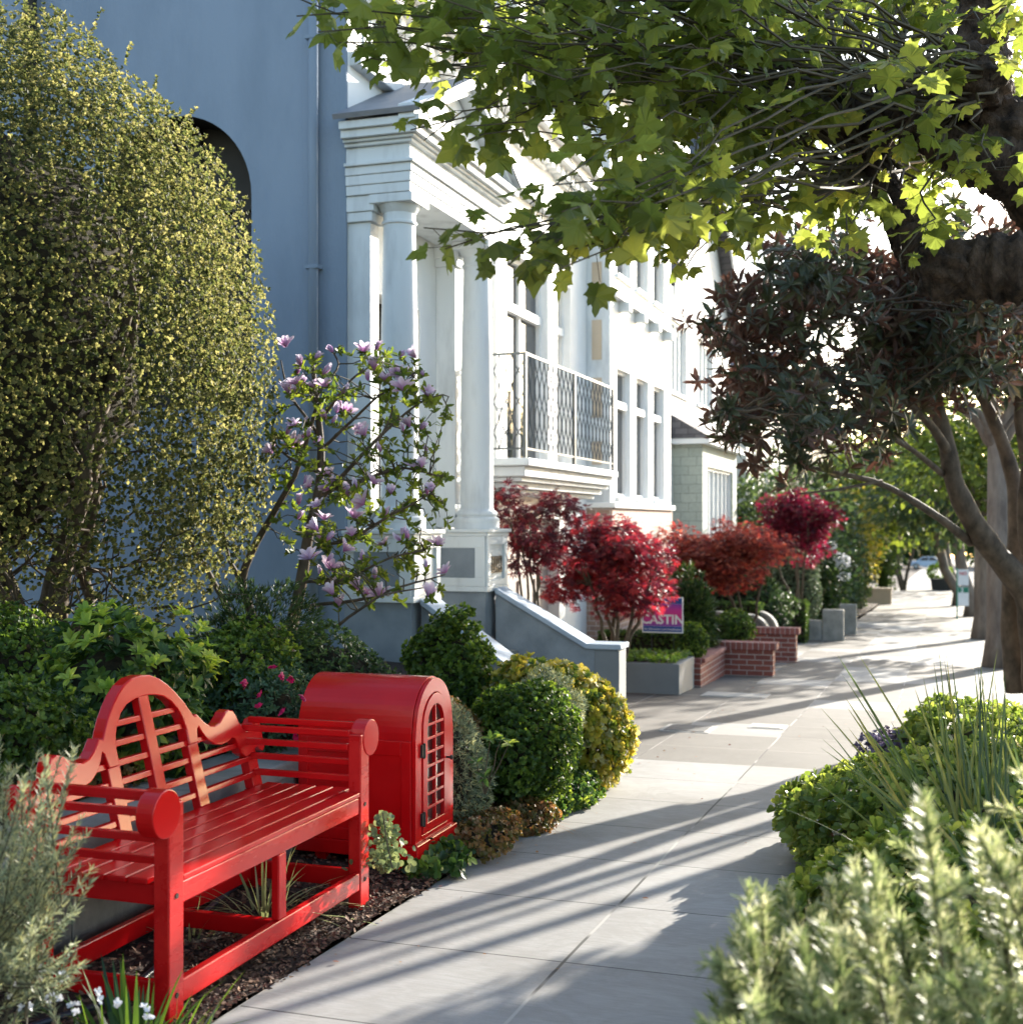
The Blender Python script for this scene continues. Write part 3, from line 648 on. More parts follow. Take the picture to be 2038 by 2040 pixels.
def pedestal(y0, y1, plate=False):
    q = M(); x0, x1 = XF+.004, PX
    q.box(x0, x1-.02, y0+.02, y1-.02, .90, 1.37); q.box(x0, x1+.01, y0-.01, y1+.01, 1.371, 1.405); q.box(x0, x1+.03, y0-.03, y1+.03, 1.406, 1.44); q.box(x0, x1+.005, y0-.005, y1+.005, .85, .899)
    o = q.build('pedestal', m_trim, hA, bevel=.005)
    p = M().box(x0+.10, x1-.12, y0-.0, y0+.019, .98, 1.26).build('panel', m_greyp); p.parent = o
    # frame round the panel
    q = M(); yf = y0-.006
    q.box(x0, x1-.02, yf, y0+.0195, .90, .979); q.box(x0, x1-.02, yf, y0+.0195, 1.261, 1.37); q.box(x1-.12, x1-.02, yf, y0+.0195, .9795, 1.2605)
    p = q.build('panel_frame', m_trim, bevel=.003); p.parent = o
    q = M(); xf = x1+.004
    q.box(x1-.0195, xf, y0+.02, y1-.02, .90, .96); q.box(x1-.0195, xf, y0+.02, y1-.02, 1.29, 1.37); q.box(x1-.0195, xf, y0+.02, y0+.10, .9605, 1.2895); q.box(x1-.0195, xf, y1-.10, y1-.02, .9605, 1.2895)
    p = q.build('panel_frame', m_trim, bevel=.003); p.parent = o
    M().box(x0, x1-.03, y0+.03, y1-.03, -.75, .8495).build('plinth', m_greyp, hA)
    return o
pedestal(PY0, PY0+.60); pd = pedestal(PY1-.60, PY1)
q = M().box(PX-.018, PX-.008, PY1-.46, PY1-.14, 1.02, 1.18); p = q.build('vent_grille', m_black); p.parent = pd
q = M()
for k in range(5): q.box(PX-.0079, PX-.003, PY1-.44+k*.065, PY1-.42+k*.065, 1.03, 1.17)
p = q.build('vent_bars', m_rail); p.parent = pd
M().box(XA, PX-.1, PY0+.6, PY1-.6, .20, .345).build('porch_floor', m_greyp, hA)
def cheek(y0, y1, xe, xs0=PX+.0, z0=.83, z1=.33, zp=.33, name='stair_wall'):
    xm = xs0+.02; xk = xe-.30
    prof = [(xm, -.8), (xe, -.8), (xe, z1), (xk, z1), (xm, z0)]
    o = M().prism(prof, lambda u, v, t: (u, t, v), y0, y1).build(name, m_greyp, hA)
    q = M(); e = .035
    q.prism([(xm, z0+.002), (xk, z1+.002), (xe+e, z1+.002), (xe+e, z1+.05), (xk+.01, z1+.05), (xm, z0+.055)], lambda u, v, t: (u, t, v), y0-e, y1+e)
    c = q.build('coping', m_bluec, bevel=.008); c.parent = o
    c = M().box(xe-.22, xe+.012, y0-.012, y1+.012, -.7, z1-.01).build('end_pier', m_planter, bevel=.006); c.parent = o
cheek(9.62, 9.92, -2.98); cheek(11.45, 11.70, -2.82)
q = M()
for k in range(5): q.box(PX-.05, PX-.02+.26*(k+1), 9.925, 11.445, -.7-.001*k, .30-.15*k)
q.build('steps', m_conc, hA, bevel=.006)
# ---- balcony
BX0, B0, B1 = -4.10, 12.62, 16.35
bal = M()
for z0, z1, e in ((2.09, 2.17, .06), (1.98, 2.089, .0), (1.93, 1.979, -.05), (1.86, 1.929, -.12), (1.80, 1.859, -.2)): bal.box(XA-.02, BX0+e, B0-e, B1+e, z0, z1)
bal = bal.build('balcony', m_trim, hA, bevel=.012)
def post(x, y): return M().box(x-.016, x+.016, y-.016, y+.016, 2.171, 3.27)
ra = M()
for x, y in ((BX0, B0), (BX0, B1), (BX0, (B0+B1)/2)): ra.box(x-.018, x+.018, y-.018, y+.018, 2.171, 3.27)
ra.box(BX0-.012, BX0+.012, B0+.019, B1-.019, 3.245, 3.27); ra.box(BX0-.012, BX0+.012, B0+.019, B1-.019, 2.26, 2.28)
ra.box(XA, BX0-.019, B0-.012, B0+.012, 3.245, 3.27); ra.box(XA, BX0-.019, B0-.012, B0+.012, 2.26, 2.28)
def lattice(p0, p1, n, q):
    p0 = np.array(p0); p1 = np.array(p1); L = p1-p0
    for k in range(n):
        for s_ in (-1, 1):
            t = np.linspace(0, 1, 17); am = .95/n
            off = (k+.5)/n+s_*am*(.5*np.cos(t*math.pi*3))*1.0
            off = np.clip(off, 0, 1)
            P = p0+L*off[:, None]; P[:, 2] = 2.28+t*.965
            q.tube(P, .0062, 4)
lattice((BX0, B0, 0), (BX0, B1, 0), 22, ra); lattice((XA, B0, 0), (BX0, B0, 0), 4, ra)
ra = ra.build('railing', m_rail); ra.parent = bal
# ================================================================ white house with brick base
XB, B20, B21 = -4.33, 17.13, 21.25
hB = thing('row_house', 'white house with tall grey windows above a tan brick base, beyond the balcony', 'house', (-7, 19, 0))
fb = lambda u, v, d: (XB-d, u, v)
hol = [(17.5, 18.35, 1.86, 3.68), (18.7, 19.55, 1.86, 3.68), (19.9, 20.75, 1.86, 3.68), (17.5, 18.35, 5.0, 6.3), (18.7, 19.55, 5.0, 6.3), (19.9, 20.75, 5.0, 6.3)]
wallgrid(B20, B21, 1.78, 7.6, hol, fb, m_white, 'front_wall', hB, rev=.15)
for h in hol: window(hB, fb, *h, nv=1, nh=1, transom=h[3]-.5, dep=.12)
M().box(XB-1.2, XB+.03, B20+.0, B21, -1, 1.70).build('brick_base', m_tanbrick, hB)
M().box(XB-1.2, XB+.08, B20-.04, B21+.03, 1.701, 1.779).build('base_sill', m_white, hB, bevel=.01)
q = M().box(XB-.6, XB-.001, B20, B20+.1, 1.78, 7.6); q.box(-12, XB-.25, B20+.11, B21, 7.3, 7.5); q.box(-12, -11.9, B20+.1, B21, -1, 7.5); q.box(-12, XB-.3, B21-.1, B21-.002, -1, 7.6)
q.build('side_walls', m_trim, hB)
for z0, z1 in ((2.3, 2.62), (2.95, 3.5), (3.75, 4.3), (4.6, 5.1)): M().box(XB-.26, XB-.12, B20-.012, B20-.001, z0, z1).build('side_panel', m_tan, hB)
M().box(XB, XB+.10, B20, B21, 4.62, 4.70).build('string_course', m_white, hB)
for y0 in (17.6, 18.6, 19.6, 20.6): M().box(XB, XB+.16, y0, y0+.18, 4.48, 4.618).build('corbel', m_trim, hB, bevel=.01)
M().box(XB-.3, XB+.3, B20-.1, B21+.1, 7.6, 7.78).build('eaves', m_white, hB)
q = M().prism([(B20-.1, 7.785), (B21+.1, 7.785), (19.2, 9.2)], lambda u, v, t: (t, u, v), -12, XB+.25); q.build('roof', m_roof, hB)
# ================================================================ shingled house with gable
XC = -4.75
hC = thing('shingled_house', 'pale shingled house with a steep gable and a low roofed bay, third along the street', 'house', (-7, 26, 0))
fc = lambda u, v, d: (XC-d, u, v)
hol = [(23.2, 24.9, 3.94, 5.3), (26.0, 27.9, 3.94, 5.3)]
wallgrid(22.3, 30.3, -1, 5.9, hol, fc, m_whsh, 'front_wall', hC, rev=.12)
for h in hol: window(hC, fc, *h, nv=4, nh=1, pane=m_glassl)
q = M().add([(XC, 22.3, 5.9), (XC, 30.3, 5.9), (XC, 26.3, 9.6)], [[(0, 1, 2)]]); q.build('gable', m_whsh, hC)
q = M().box(-12, XC-.005, 22.3, 22.4, -1, 5.9); q.box(-12, XC-.005, 30.2, 30.3, -1, 5.9); q.box(-12, -11.9, 22.4, 30.2, -1, 5.9); q.build('side_walls', m_shingb, hC)
q = M()
for s_ in (-1, 1): q.prism([(26.3+s_*4.3, 5.62), (26.3, 9.6), (26.3, 9.78), (26.3+s_*4.35, 5.78)][::s_], lambda u, v, t: (t, u, v), -12, XC+.35)
q.build('roof', m_roof, hC)
q = M()
for s_ in (-1, 1): q.prism([(26.3+s_*4.3, 5.45), (26.3, 9.42), (26.3, 9.595), (26.3+s_*4.3, 5.615)][::s_], lambda u, v, t: (t, u, v), XC+.30, XC+.36)
q.build('bargeboard', m_white, hC)
fB = lambda u, v, d: (-4.19-d, u, v)
wallgrid(23.5, 27.6, -1, 2.95, [(24.0, 27.1, .6, 2.55)], fB, m_shing, 'bay_front', hC)
window(hC, fB, 24.0, 27.1, .6, 2.55, nv=6, nh=1, pane=m_glassl)
for y0 in (23.5, 27.52): M().box(XC+.005, -4.195, y0, y0+.08, -1, 2.95).build('bay_side', m_shing, hC)
M().box(XC+.005, -4.02, 23.32, 27.78, 2.951, 3.05).build('bay_eaves', m_white, hC)
M().prism([(-4.0, 3.055), (XC+.006, 3.055), (XC+.006, 3.5)], lambda u, v, t: (u, t, v), 23.3, 27.8).build('bay_roof', m_roof, hC)
# ================================================================ houses farther down
def far_house(name, lb, y0, y1, x, h, mw, mr, wins, rh=1.4):
    t = thing(name, lb, 'house', (x-3, (y0+y1)/2, float(gz(y0))))
    f = lambda u, v, d: (x-d, u, v); g = float(gz(y0))-.5
    fl = lambda u, v, d: (u, y0+d, v)
    wallgrid(y0, y1, g, h, wins, f, mw, 'front_wall', t)
    for w in wins: window(t, f, *w, nv=2, nh=2)
    sw = [(x-2.6, x-1.5, h-2.0, h-.7), (x-5, x-3.9, h-2.0, h-.7)]
    wallgrid(x-8, x, g, h, sw, fl, mw, 'side_wall', t)
    for w in sw: window(t, fl, *w, nv=2, nh=2)
    q = M().box(x-8, x-7.9, y0+.01, y1, g, h); q.box(x-7.9, x-.01, y1-.1, y1-.003, g, h); q.build('rear_walls', mw, t)
    M().prism([(y0-.3, h), (y1+.3, h), ((y0+y1)/2, h+rh)], lambda u, v, s_: (s_, u, v), x-8.3, x+.35).build('roof', mr, t)
m_cream = surf('cream_stucco', (.50, .46, .38), (.56, .52, .44), scale=1.5, rough=.85)
m_bluep = surf('pale_blue_paint', (.34, .42, .50), (.40, .48, .55), scale=1.5, rough=.7)
far_house('far_house', 'cream house with blue framed windows behind the dark-leaved tree', 34, 43, -4.9, 5.2, m_cream, m_roof, [(35, 36, 2, 3.4), (37.5, 38.5, 2, 3.4), (40.5, 41.5, 2, 3.4)])
far_house('far_house', 'tan house standing beyond the cream one, down the street', 45, 56, -4.6, 4.6, m_tan, m_roof, [(47, 48, 1.5, 3), (50, 51, 1.5, 3), (53, 54, 1.5, 3)])
far_house('far_house', 'pale blue house farthest along the left side of the street', 60, 76, -4.3, 4.2, m_bluep, m_roof, [(62, 64, 1, 2.6), (67, 69, 1, 2.6), (72, 74, 1, 2.6)])
far_house('sky_block_house', 'slate-coloured house added out of view behind the camera to block low sky from the blue wall', -14, -2.2, -5.2, 9, m_greyp, m_roof, [(-12, -10.5, 1.5, 3.4), (-7, -5.5, 1.5, 3.4)])  # unseen house added to hide low sky, darkening the foot of the blue wall
# ================================================================ planter, brick walls, steps
g = float(gz(15)); t = thing('street_planter', 'long grey painted concrete planter with clipped ivy on the forecourt', 'planter', (-3.33, 15.1, g))
q = M()
q.box(-3.8, -2.87, 14.58, 14.68, g-.1, g+.36); q.box(-3.8, -2.87, 15.42, 15.52, g-.1, g+.36); q.box(-3.8, -3.7, 14.681, 15.419, g-.1, g+.36); q.box(-2.97, -2.87, 14.681, 15.419, g-.1, g+.36)
q.build('box', m_planter, t, bevel=.008); M().box(-3.7, -2.97, 14.68, 15.42, g, g+.33).build('soil', m_soil, t)
P = np.stack([R.uniform(-3.78, -2.9, 900), R.uniform(14.6, 15.5, 900), g+.36+R.random(900)*.07], 1); m_ivy = leafmat('ivy_leaves', [(.03, .07, .015), (.06, .12, .02), (.12, .2, .03)], trans=.35)
M().leaves(P, R.normal(size=(900, 3))+[0, 0, .5], R.normal(size=(900, 3))*.5+[0, 0, 1], .05, t_palm).build('ivy', m_ivy, t)
def brickwall(lb, y, x0, x1, h, th_=.24):
    g = float(gz(y)); t = thing('brick_wall', lb, 'wall', ((x0+x1)/2, y, g))
    M().box(x0, x1, y, y+th_, g-.2, g+h-.10).build('brickwork', m_brick, t, bevel=.004)
    M().box(x0, x1+.05, y-.025, y+th_+.025, g+h-.0995, g+h).build('coping', m_brickcap, t, bevel=.008)
brickwall('nearer low red brick wall flanking the steps, end on to the pavement', 17.45, -2.95, -2.16, .45)
brickwall('farther red brick wall flanking the steps, just before the curved concrete walls', 20.1, -3.0, -2.14, .53)
g = float(gz(16.8)); t = thing('brick_bed_wall', 'low red brick edging wall round the bed under the red maples', 'wall', (-3.2, 16.5, g))
q = M(); q.box(-3.0, -2.8, 15.58, 17.42, g-.2, g+.32); q.box(-4.8, -3.001, 15.56, 15.70, g-.2, g+.40); q.build('brickwork', m_brick, t, bevel=.004)
q = M(); q.box(-3.03, -2.77, 15.72, 17.42, g+.3205, g+.37); q.box(-4.8, -3.001, 15.54, 15.72, g+.4005, g+.45); q.build('coping', m_brickcap, t, bevel=.006)
g = float(gz(18.5)); t = thing('brick_steps', 'shallow red brick steps rising between the two brick walls', 'steps', (-3.1, 18.9, g))
q = M()
for k in range(3): q.box(-4.7, -2.75-k*.3, 17.70, 20.08, g-.2-.001*k, g+.12*(k+1))
q.build('treads', m_brick, t, bevel=.006)
g = float(gz(17.3)); t = thing('hose_bib', 'short white pipe stub standing at the inner end of the nearer brick wall', 'pipe', (-2.97, 17.36, g))
M().tube([(-2.93, 17.36, g), (-2.93, 17.36, g+.16)], .018, 8).build('pipe', m_kerb, t, smooth=True); M().tube([(-2.93, 17.36, g+.14), (-2.93, 17.36, g+.19)], .03, 8).build('cap', m_kerb, t, smooth=True)
# concrete walls and curved cheek walls
def concwall(lb, y, x0, x1, h, hp, th_=.2):
    g = float(gz(y)); t = thing('concrete_wall', lb, 'wall', ((x0+x1)/2, y, g))
    if x0 < x1-.5: M().box(x0, x1-.42, y+.02, y+th_-.02, g-.2, g+h).build('low_wall', m_conc, t, bevel=.02)
    M().box(x1-.419 if x0 < x1-.5 else x0, x1, y, y+th_, g-.2, g+hp).build('end_post', m_conc, t, bevel=.025)
concwall('weathered concrete garden wall with a taller square end post by the pavement', 26.4, -4.3, -1.87, .40, .62)
concwall('single weathered concrete post just beyond the stained garden wall', 29.0, -2.15, -1.78, .4, .66)
def scrollwall(lb, y, xc, r, h, th_=.16):
    g = float(gz(y)); t = thing('curved_wall', lb, 'wall', (xc, y, g)); z0 = g+h-r
    arc = lambda e: [(xc+(r+e)*math.cos(a), z0+(r+e)*math.sin(a)) for a in np.linspace(0, math.pi/2, 14)]
    M().prism([(xc-1.4, g-.2), (xc+r, g-.2)]+arc(0)+[(xc-1.4, z0+r+.1)], lambda u, v, s_: (u, s_, v), y, y+th_).build('wall_body', m_concd, t)
    M().prism([(xc+r+.003, g)]+arc(.003)+[(xc-1.4, z0+r+.103), (xc-1.4, z0+r+.15)]+arc(.05)[::-1]+[(xc+r+.05, g)], lambda u, v, s_: (u, s_, v), y-.03, y+th_+.03).build('coping', m_conc, t)
scrollwall('nearest of the curved concrete stair walls, behind the farther brick wall', 21.6, -3.08, .30, .62)
scrollwall('middle curved concrete stair wall with a pale rounded coping', 22.7, -3.08, .30, .64)
scrollwall('tallest curved concrete stair wall, beside the clipped hedge', 24.1, -3.12, .33, .70)
g = float(gz(51)); t = thing('tan_wall', 'short tan stucco wall standing where the far pavement darkens', 'wall', (-2.3, 51, g)); M().box(-3.1, -1.82, 50.5, 50.8, g-.2, g+.56).build('wall_body', m_tan, t); M().box(-3.13, -1.79, 50.47, 50.83, g+.561, g+.62).build('coping', m_tan, t)
g = float(gz(70)); t = thing('wooden_planter', 'dark square tub on the far pavement with a young flowering plant', 'planter', (.0, 70, g))
q = M()
q.add([(-.5, 69.3, g), (.5, 69.3, g), (.5, 70.3, g), (-.5, 70.3, g), (-.58, 69.2, g+.62), (.58, 69.2, g+.62), (.58, 70.4, g+.62), (-.58, 70.4, g+.62)], [[(0, 3, 2, 1), (4, 5, 6, 7), (0, 1, 5, 4), (1, 2, 6, 5), (2, 3, 7, 6), (3, 0, 4, 7)]]); q.build('tub', m_dark, t)
P, D = blob(400, (-.1, 70, g+.95), (.6, .5, .4)); M().leaves(P, D, rdir(400), .16, t_wide).build('foliage', m_ivy, t)
# ================================================================ car
g = float(gz(150)); tcar = thing('parked_car', 'pale blue saloon car parked across the far end of the pavement', 'car', (-1.0, 150, g))
m_car = surf('pale_blue_car_paint', (.28, .36, .46), (.30, .38, .48), scale=1, rough=.25, coat=1, spec=.6)
cx = -1.4; side = [(-2.2, .35), (-2.2, .75), (-2.0, .88), (-1.25, .95), (-.65, 1.38), (.55, 1.42), (1.25, .98), (2.1, .85), (2.25, .6), (2.2, .32), (1.75, .32), (1.65, .55), (1.3, .62), (1.0, .5), (.95, .3), (-.95, .3), (-1.05, .52), (-1.35, .62), (-1.7, .52), (-1.75, .33)]
M().prism(side, lambda u, v, s_: (cx+u, s_, g+v), 149.2, 150.9).build('body', m_car, tcar, bevel=.06)
for poly in ([(-1.05, .97), (-.6, 1.32), (-.08, 1.34), (-.08, .97)], [(0, .97), (0, 1.34), (.5, 1.34), (1.02, .97)]): M().prism(poly, lambda u, v, s_: (cx+u, s_, g+v), 149.17, 149.199).build('side_window', m_glass, tcar)
for u in (-1.38, 1.32):
    o = M().lathe([(.0, 0), (.20, 0), (.33, .02), (.33, .2), (0, .2)], (0, 0, 0), 24); o.v = [np.stack([cx+u+v[:, 0], 149.16+v[:, 2], g+.33+v[:, 1]], 1) for v in o.v]; o = o.build('wheel', m_black, tcar)
    h = M().lathe([(.0, 0), (.19, 0), (.2, .02), (0, .02)], (0, 0, 0), 16); h.v = [np.stack([cx+u+v[:, 0], 149.135+v[:, 2], g+.33+v[:, 1]], 1) for v in h.v]; h = h.build('hubcap', m_kerb); h.parent = o
# ================================================================ signs
def text(s_, size, f, m, name, par, bold=0.0):
    cu = bpy.data.curves.new(name, 'FONT'); cu.body = s_; cu.size = size; cu.align_x = 'CENTER'; cu.offset = bold; cu.resolution_u = 2
    to = bpy.data.objects.new(name, cu); COL.objects.link(to)
    me = bpy.data.meshes.new_from_object(to.evaluated_get(bpy.context.evaluated_depsgraph_get())); bpy.data.objects.remove(to); 
    for v in me.vertices: v.co = Vector(f(v.co.x, v.co.y))
    me.materials.clear(); me.materials.append(m); o = bpy.data.objects.new(name, me); COL.objects.link(o); o.parent = par
    return o
m_sw = surf('sign_white', (.7, .7, .7), (.75, .75, .75), rough=.5); m_sb = surf('sign_blue', (.02, .06, .25), (.03, .08, .3), rough=.5)
m, nt, N, Lk = mat('sign_magenta_to_purple'); tcn = N.new('ShaderNodeTexCoord'); sp = N.new('ShaderNodeSeparateXYZ'); Lk.new(tcn.outputs['Generated'], sp.inputs[0])
rp = ramp(N, [(0, (.20, .05, .35)), (.35, (.55, .02, .18)), (.7, (.55, .02, .25)), (1, (.2, .04, .35))]); Lk.new(sp.outputs['Z'], rp.inputs[0]); p = N.new('ShaderNodeBsdfPrincipled'); Lk.new(rp.outputs[0], p.inputs['Base Color']); o = N.new('ShaderNodeOutputMaterial'); Lk.new(p.outputs[0], o.inputs[0]); m_sm = m
SX, SY, SZ = -3.06, 14.42+1.3, .0
SY = 15.75; sc = 1.09
SX0 = -3.57; SX1 = -3.05; Z0, Z1 = .12, .57
sg = thing('yard_sign', 'magenta and blue campaign yard sign half hidden under the red maple', 'sign', (-3.1, SY, -.2))
bd = M().box(SX0, SX1, SY, SY+.008, Z0, Z1).build('board', m_sw, sg)
for a, b, c, d, mm_ in ((SX0+.015, SX1-.015, Z0+.085, Z1-.085, m_sm), (SX0+.015, SX1-.015, Z0+.015, Z0+.083, m_sb), (SX0+.015, SX1-.015, Z1-.083, Z1-.015, m_sb)):
    o = M().box(a, b, SY-.003, SY-.001, c, d).build('colour_band', mm_); o.parent = bd
text('CASTIN', .155, lambda x, y: ((SX0+SX1)/2+x*1.02, SY-.005, Z0+.115+y*1.05), m_sw, 'lettering', bd, .004)
text('for Education and Healthcare', .040, lambda x, y: ((SX0+SX1)/2+x*.98, SY-.005, Z0+.035+y), m_sw, 'lettering', bd)
q = M()
for x in (-3.45, -3.17): q.tube([(x, SY+.012, -.35), (x, SY+.012, Z0+.2)], .004, 5)
q.build('wire_stake', m_rail, sg)
g = float(gz(37.5)); ps = thing('parking_sign', 'two parking signs on a green post between the far tree trunks', 'sign', (.43, 37.5, g))
xp = at(1807, 1140, 37.); xs_, ys_ = xp[0], xp[1]
m_green = surf('green_sign_paint', (.01, .16, .10), (.015, .18, .11), rough=.5); m_sr = surf('sign_red', (.5, .03, .03), (.5, .03, .03))
M().box(xs_-.035, xs_, ys_+.01, ys_+.05, g-.2, g+1.42).build('post', m_green, ps)
for k, (zt, hgt) in enumerate(((g+1.38, .46), (g+.88, .55))):
    b_ = M().box(xs_+.005, xs_+.30, ys_-.006, ys_, zt-hgt, zt).build('sign_plate', m_sw, ps)
    if k == 0: text('NO', .13, lambda x, y: (xs_+.15+x, ys_-.012, zt-.16+y), m_sr, 'lettering', b_, .004)
    else:
        o = M().box(xs_+.012, xs_+.293, ys_-.010, ys_-.0065, zt-.17, zt-.01).build('green_panel', m_green); o.parent = b_
        text('2', .17, lambda x, y: (xs_+.12+x, ys_-.012, zt-.15+y), m_sw, 'lettering', b_, .004)
# ================================================================ bark
m_bark = surf('rough_brown_bark', (.022, .014, .010), (.15, .10, .068), scale=16, rough=.95, bump=1.0, bscale=60, sc=(1, 1, .6), bdist=.04, thr=(.35, .7))
m_barks = surf('smooth_grey_brown_bark', (.05, .038, .027), (.14, .105, .075), scale=9, rough=.8, bump=.5, bscale=40, sc=(1, 1, .6), bdist=.01)
m_barkg = surf('far_trunk_bark', (.11, .085, .07), (.21, .17, .14), scale=7, rough=.9, bump=.7, bscale=24, sc=(1, 1, .3), bdist=.02)
m_twig = surf('thin_twig_bark', (.05, .035, .022), (.11, .08, .05), scale=20, rough=.8)
m_twigl = surf('olive_twig_bark', (.045, .036, .02), (.085, .07, .038), scale=20, rough=.7)
G = lambda *a: leafmat(*a)
m_planel = leafmat('plane_leaves', [(.046, .070, .016), (.070, .104, .022), (.098, .138, .030), (.14, .18, .04)], trans=.54, rough=.42, tcol=1.4)
m_mag = leafmat('evergreen_magnolia_leaves', [(.020, .030, .016), (.030, .042, .020), (.045, .055, .024), (.085, .05, .034)], trans=.12, rough=.42, under=(.12, .062, .042), spec=.35)
m_pit = leafmat('pittosporum_leaves', [(.024, .036, .013), (.044, .060, .020), (.084, .098, .036), (.145, .155, .065)], trans=.55, rough=.6, tcol=1.3)
m_tulip = leafmat('tulip_magnolia_leaves', [(.035, .065, .012), (.06, .10, .016), (.10, .14, .02)], trans=.45)
m_petal = leafmat('lilac_petals', [(.40, .12, .30), (.46, .26, .44), (.60, .46, .60), (.72, .64, .74)], trans=.35, rough=.5, tcol=.8)
m_rose = leafmat('pink_petals', [(.45, .02, .10), (.60, .03, .16)], trans=.3, tcol=.8)
m_dkgr = leafmat('dark_green_leaves', [(.010, .026, .010), (.02, .045, .014), (.035, .07, .02)], trans=.3)
m_box = leafmat('boxwood_leaves', [(.016, .038, .008), (.03, .065, .012), (.055, .105, .016), (.10, .16, .025)], trans=.38, tcol=1.3)
m_yel = leafmat('yellow_green_leaves', [(.04, .08, .015), (.11, .15, .02), (.24, .24, .035), (.32, .30, .06), (.42, .42, .25)], trans=.4, tcol=1.1)
m_lime = leafmat('lime_green_leaves', [(.012, .035, .010), (.022, .055, .014), (.035, .08, .018), (.06, .12, .02), (.17, .24, .04)], trans=.35)
m_rosel = leafmat('blue_green_leaves', [(.015, .04, .022), (.03, .07, .035), (.05, .10, .05)], trans=.3)
m_silver = leafmat('silver_green_needles', [(.06, .09, .06), (.11, .15, .10), (.18, .22, .14), (.24, .27, .14)], trans=.3)
m_fg = leafmat('grey_green_needles', [(.07, .11, .045), (.13, .18, .08), (.21, .26, .14), (.32, .36, .24)], trans=.35)
m_cop = leafmat('copper_leaves', [(.05, .06, .012), (.12, .09, .02), (.20, .10, .04), (.26, .17, .05)], trans=.3)
m_succ = leafmat('succulent_leaves', [(.06, .10, .022), (.09, .15, .03), (.14, .20, .04), (.22, .27, .06)], trans=.45, rough=.4, tcol=1.2)
m_phor = leafmat('flax_blades', [(.03, .055, .025), (.045, .08, .03), (.07, .105, .035), (.09, .12, .04), (.14, .15, .045)], trans=.3, rough=.35)
m_red1 = leafmat('red_maple_leaves', [(.050, .010, .016), (.09, .012, .016), (.18, .022, .02), (.34, .05, .035)], trans=.46, tcol=1.25)
m_red0 = leafmat('maroon_maple_leaves', [(.035, .008, .014), (.055, .009, .014), (.09, .013, .015), (.20, .025, .02)], trans=.35, tcol=1.0)
m_red2 = leafmat('orange_maple_leaves', [(.07, .018, .016), (.15, .035, .025), (.26, .06, .035), (.38, .13, .07)], trans=.5, tcol=1.2)
m_red3 = leafmat('crimson_maple_leaves', [(.04, .006, .014), (.10, .010, .018), (.22, .015, .025)], trans=.45, tcol=1.25)
m_con = leafmat('conifer_sprays', [(.008, .022, .006), (.016, .038, .010), (.04, .07, .015)], trans=.2)
m_hedge = leafmat('clipped_hedge_leaves', [(.016, .038, .010), (.03, .06, .014), (.055, .095, .02)], trans=.35)
m_farl = leafmat('far_street_tree_leaves', [(.03, .055, .012), (.05, .085, .016), (.09, .13, .022)], trans=.42, tcol=1.1)
m_fard = leafmat('far_dark_leaves', [(.018, .034, .014), (.03, .055, .02), (.05, .08, .03)], trans=.35)
m_purp = leafmat('purple_sprigs', [(.08, .05, .08), (.16, .12, .18), (.24, .20, .30)], trans=.2)
m_whitef = leafmat('white_petals', [(.6, .6, .62), (.7, .7, .74)], trans=.25, tcol=.8)
m_stripe = leafmat('striped_blades', [(.12, .17, .07), (.22, .27, .13), (.30, .34, .2)], trans=.35)
m_core = surf('dark_inner_fill', (.012, .010, .006), (.035, .028, .015), scale=30, rough=1, bump=.8, bscale=60)  # twig mass inside shrubs as a dark fill, its shade put into the colour
UP = np.array([0, 0, 1.])
def stem(q, a, b, r0, r1, n=8, wob=.03, sides=8, sag=0):
    P = curve(a, b, n, sag, wob); q.tube(P, np.linspace(r0, r1, n), sides); return P
def core(t, c, r, name='dark_core', lump=.05):  # solid stand-in for inner twigs, stops light and sight through the foliage
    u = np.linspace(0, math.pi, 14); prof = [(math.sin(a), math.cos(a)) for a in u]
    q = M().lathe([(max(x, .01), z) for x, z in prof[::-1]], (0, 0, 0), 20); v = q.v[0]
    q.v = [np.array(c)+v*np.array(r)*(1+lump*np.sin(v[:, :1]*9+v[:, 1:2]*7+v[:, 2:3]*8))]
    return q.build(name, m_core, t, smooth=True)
# ================================================================ big street plane tree
tp = thing('plane_tree', 'gnarled plane tree with big lobed leaves overhanging the whole top of the view', 'tree', (1.0, 6.9, -.2))
q = M()
K = [at(1578, 206, 6.5), at(1700, 195, 6.4), at(1835, 150, 6.0), at(1653, 326, 6.5)]
def limb(pts, rs, n=24):
    n = n*5
    pts = np.array(pts, float); tt = np.linspace(0, len(pts)-1, n); P = np.stack([np.interp(tt, range(len(pts)), pts[:, i]) for i in range(3)], 1)
    for _ in range(40): P[1:-1] = (P[:-2]+2*P[1:-1]+P[2:])/4
    rr = np.interp(tt, range(len(pts)), rs)*(1+.06*np.sin(np.arange(n)*.9)+.03*R.normal(size=n)); q.tube(P, rr, 44); q.rough(.013, 22); return P
B0_ = np.array([.98, 6.9, -.25])
limb([B0_, (.95, 6.9, .6), (.93, 6.85, 1.6), (.85, 6.8, 2.35), at(1990, 430, 6.4), at(1930, 250, 6.3), at(1869, 235, 6.3), at(1855, 120, 6.2), at(1850, -30, 6.1)], [.30, .22, .2, .21, .17, .16, .13, .12, .10], 40)
limb([at(2010, 500, 6.0), at(1930, 505, 5.9), at(1784, 512, 6.1), at(1725, 465, 6.2), at(1690, 400, 6.3), at(1660, 330, 6.4), at(1640, 290, 6.5)], [.18, .16, .135, .105, .08, .065, .06], 34)
limb([at(1930, 330, 6.1), at(1850, 300, 6.1), at(1784, 270, 6.2), at(1710, 215, 6.3), at(1660, 225, 6.4), at(1600, 235, 6.5), at(1578, 205, 6.5)], [.16, .13, .11, .09, .08, .10, .12], 30)
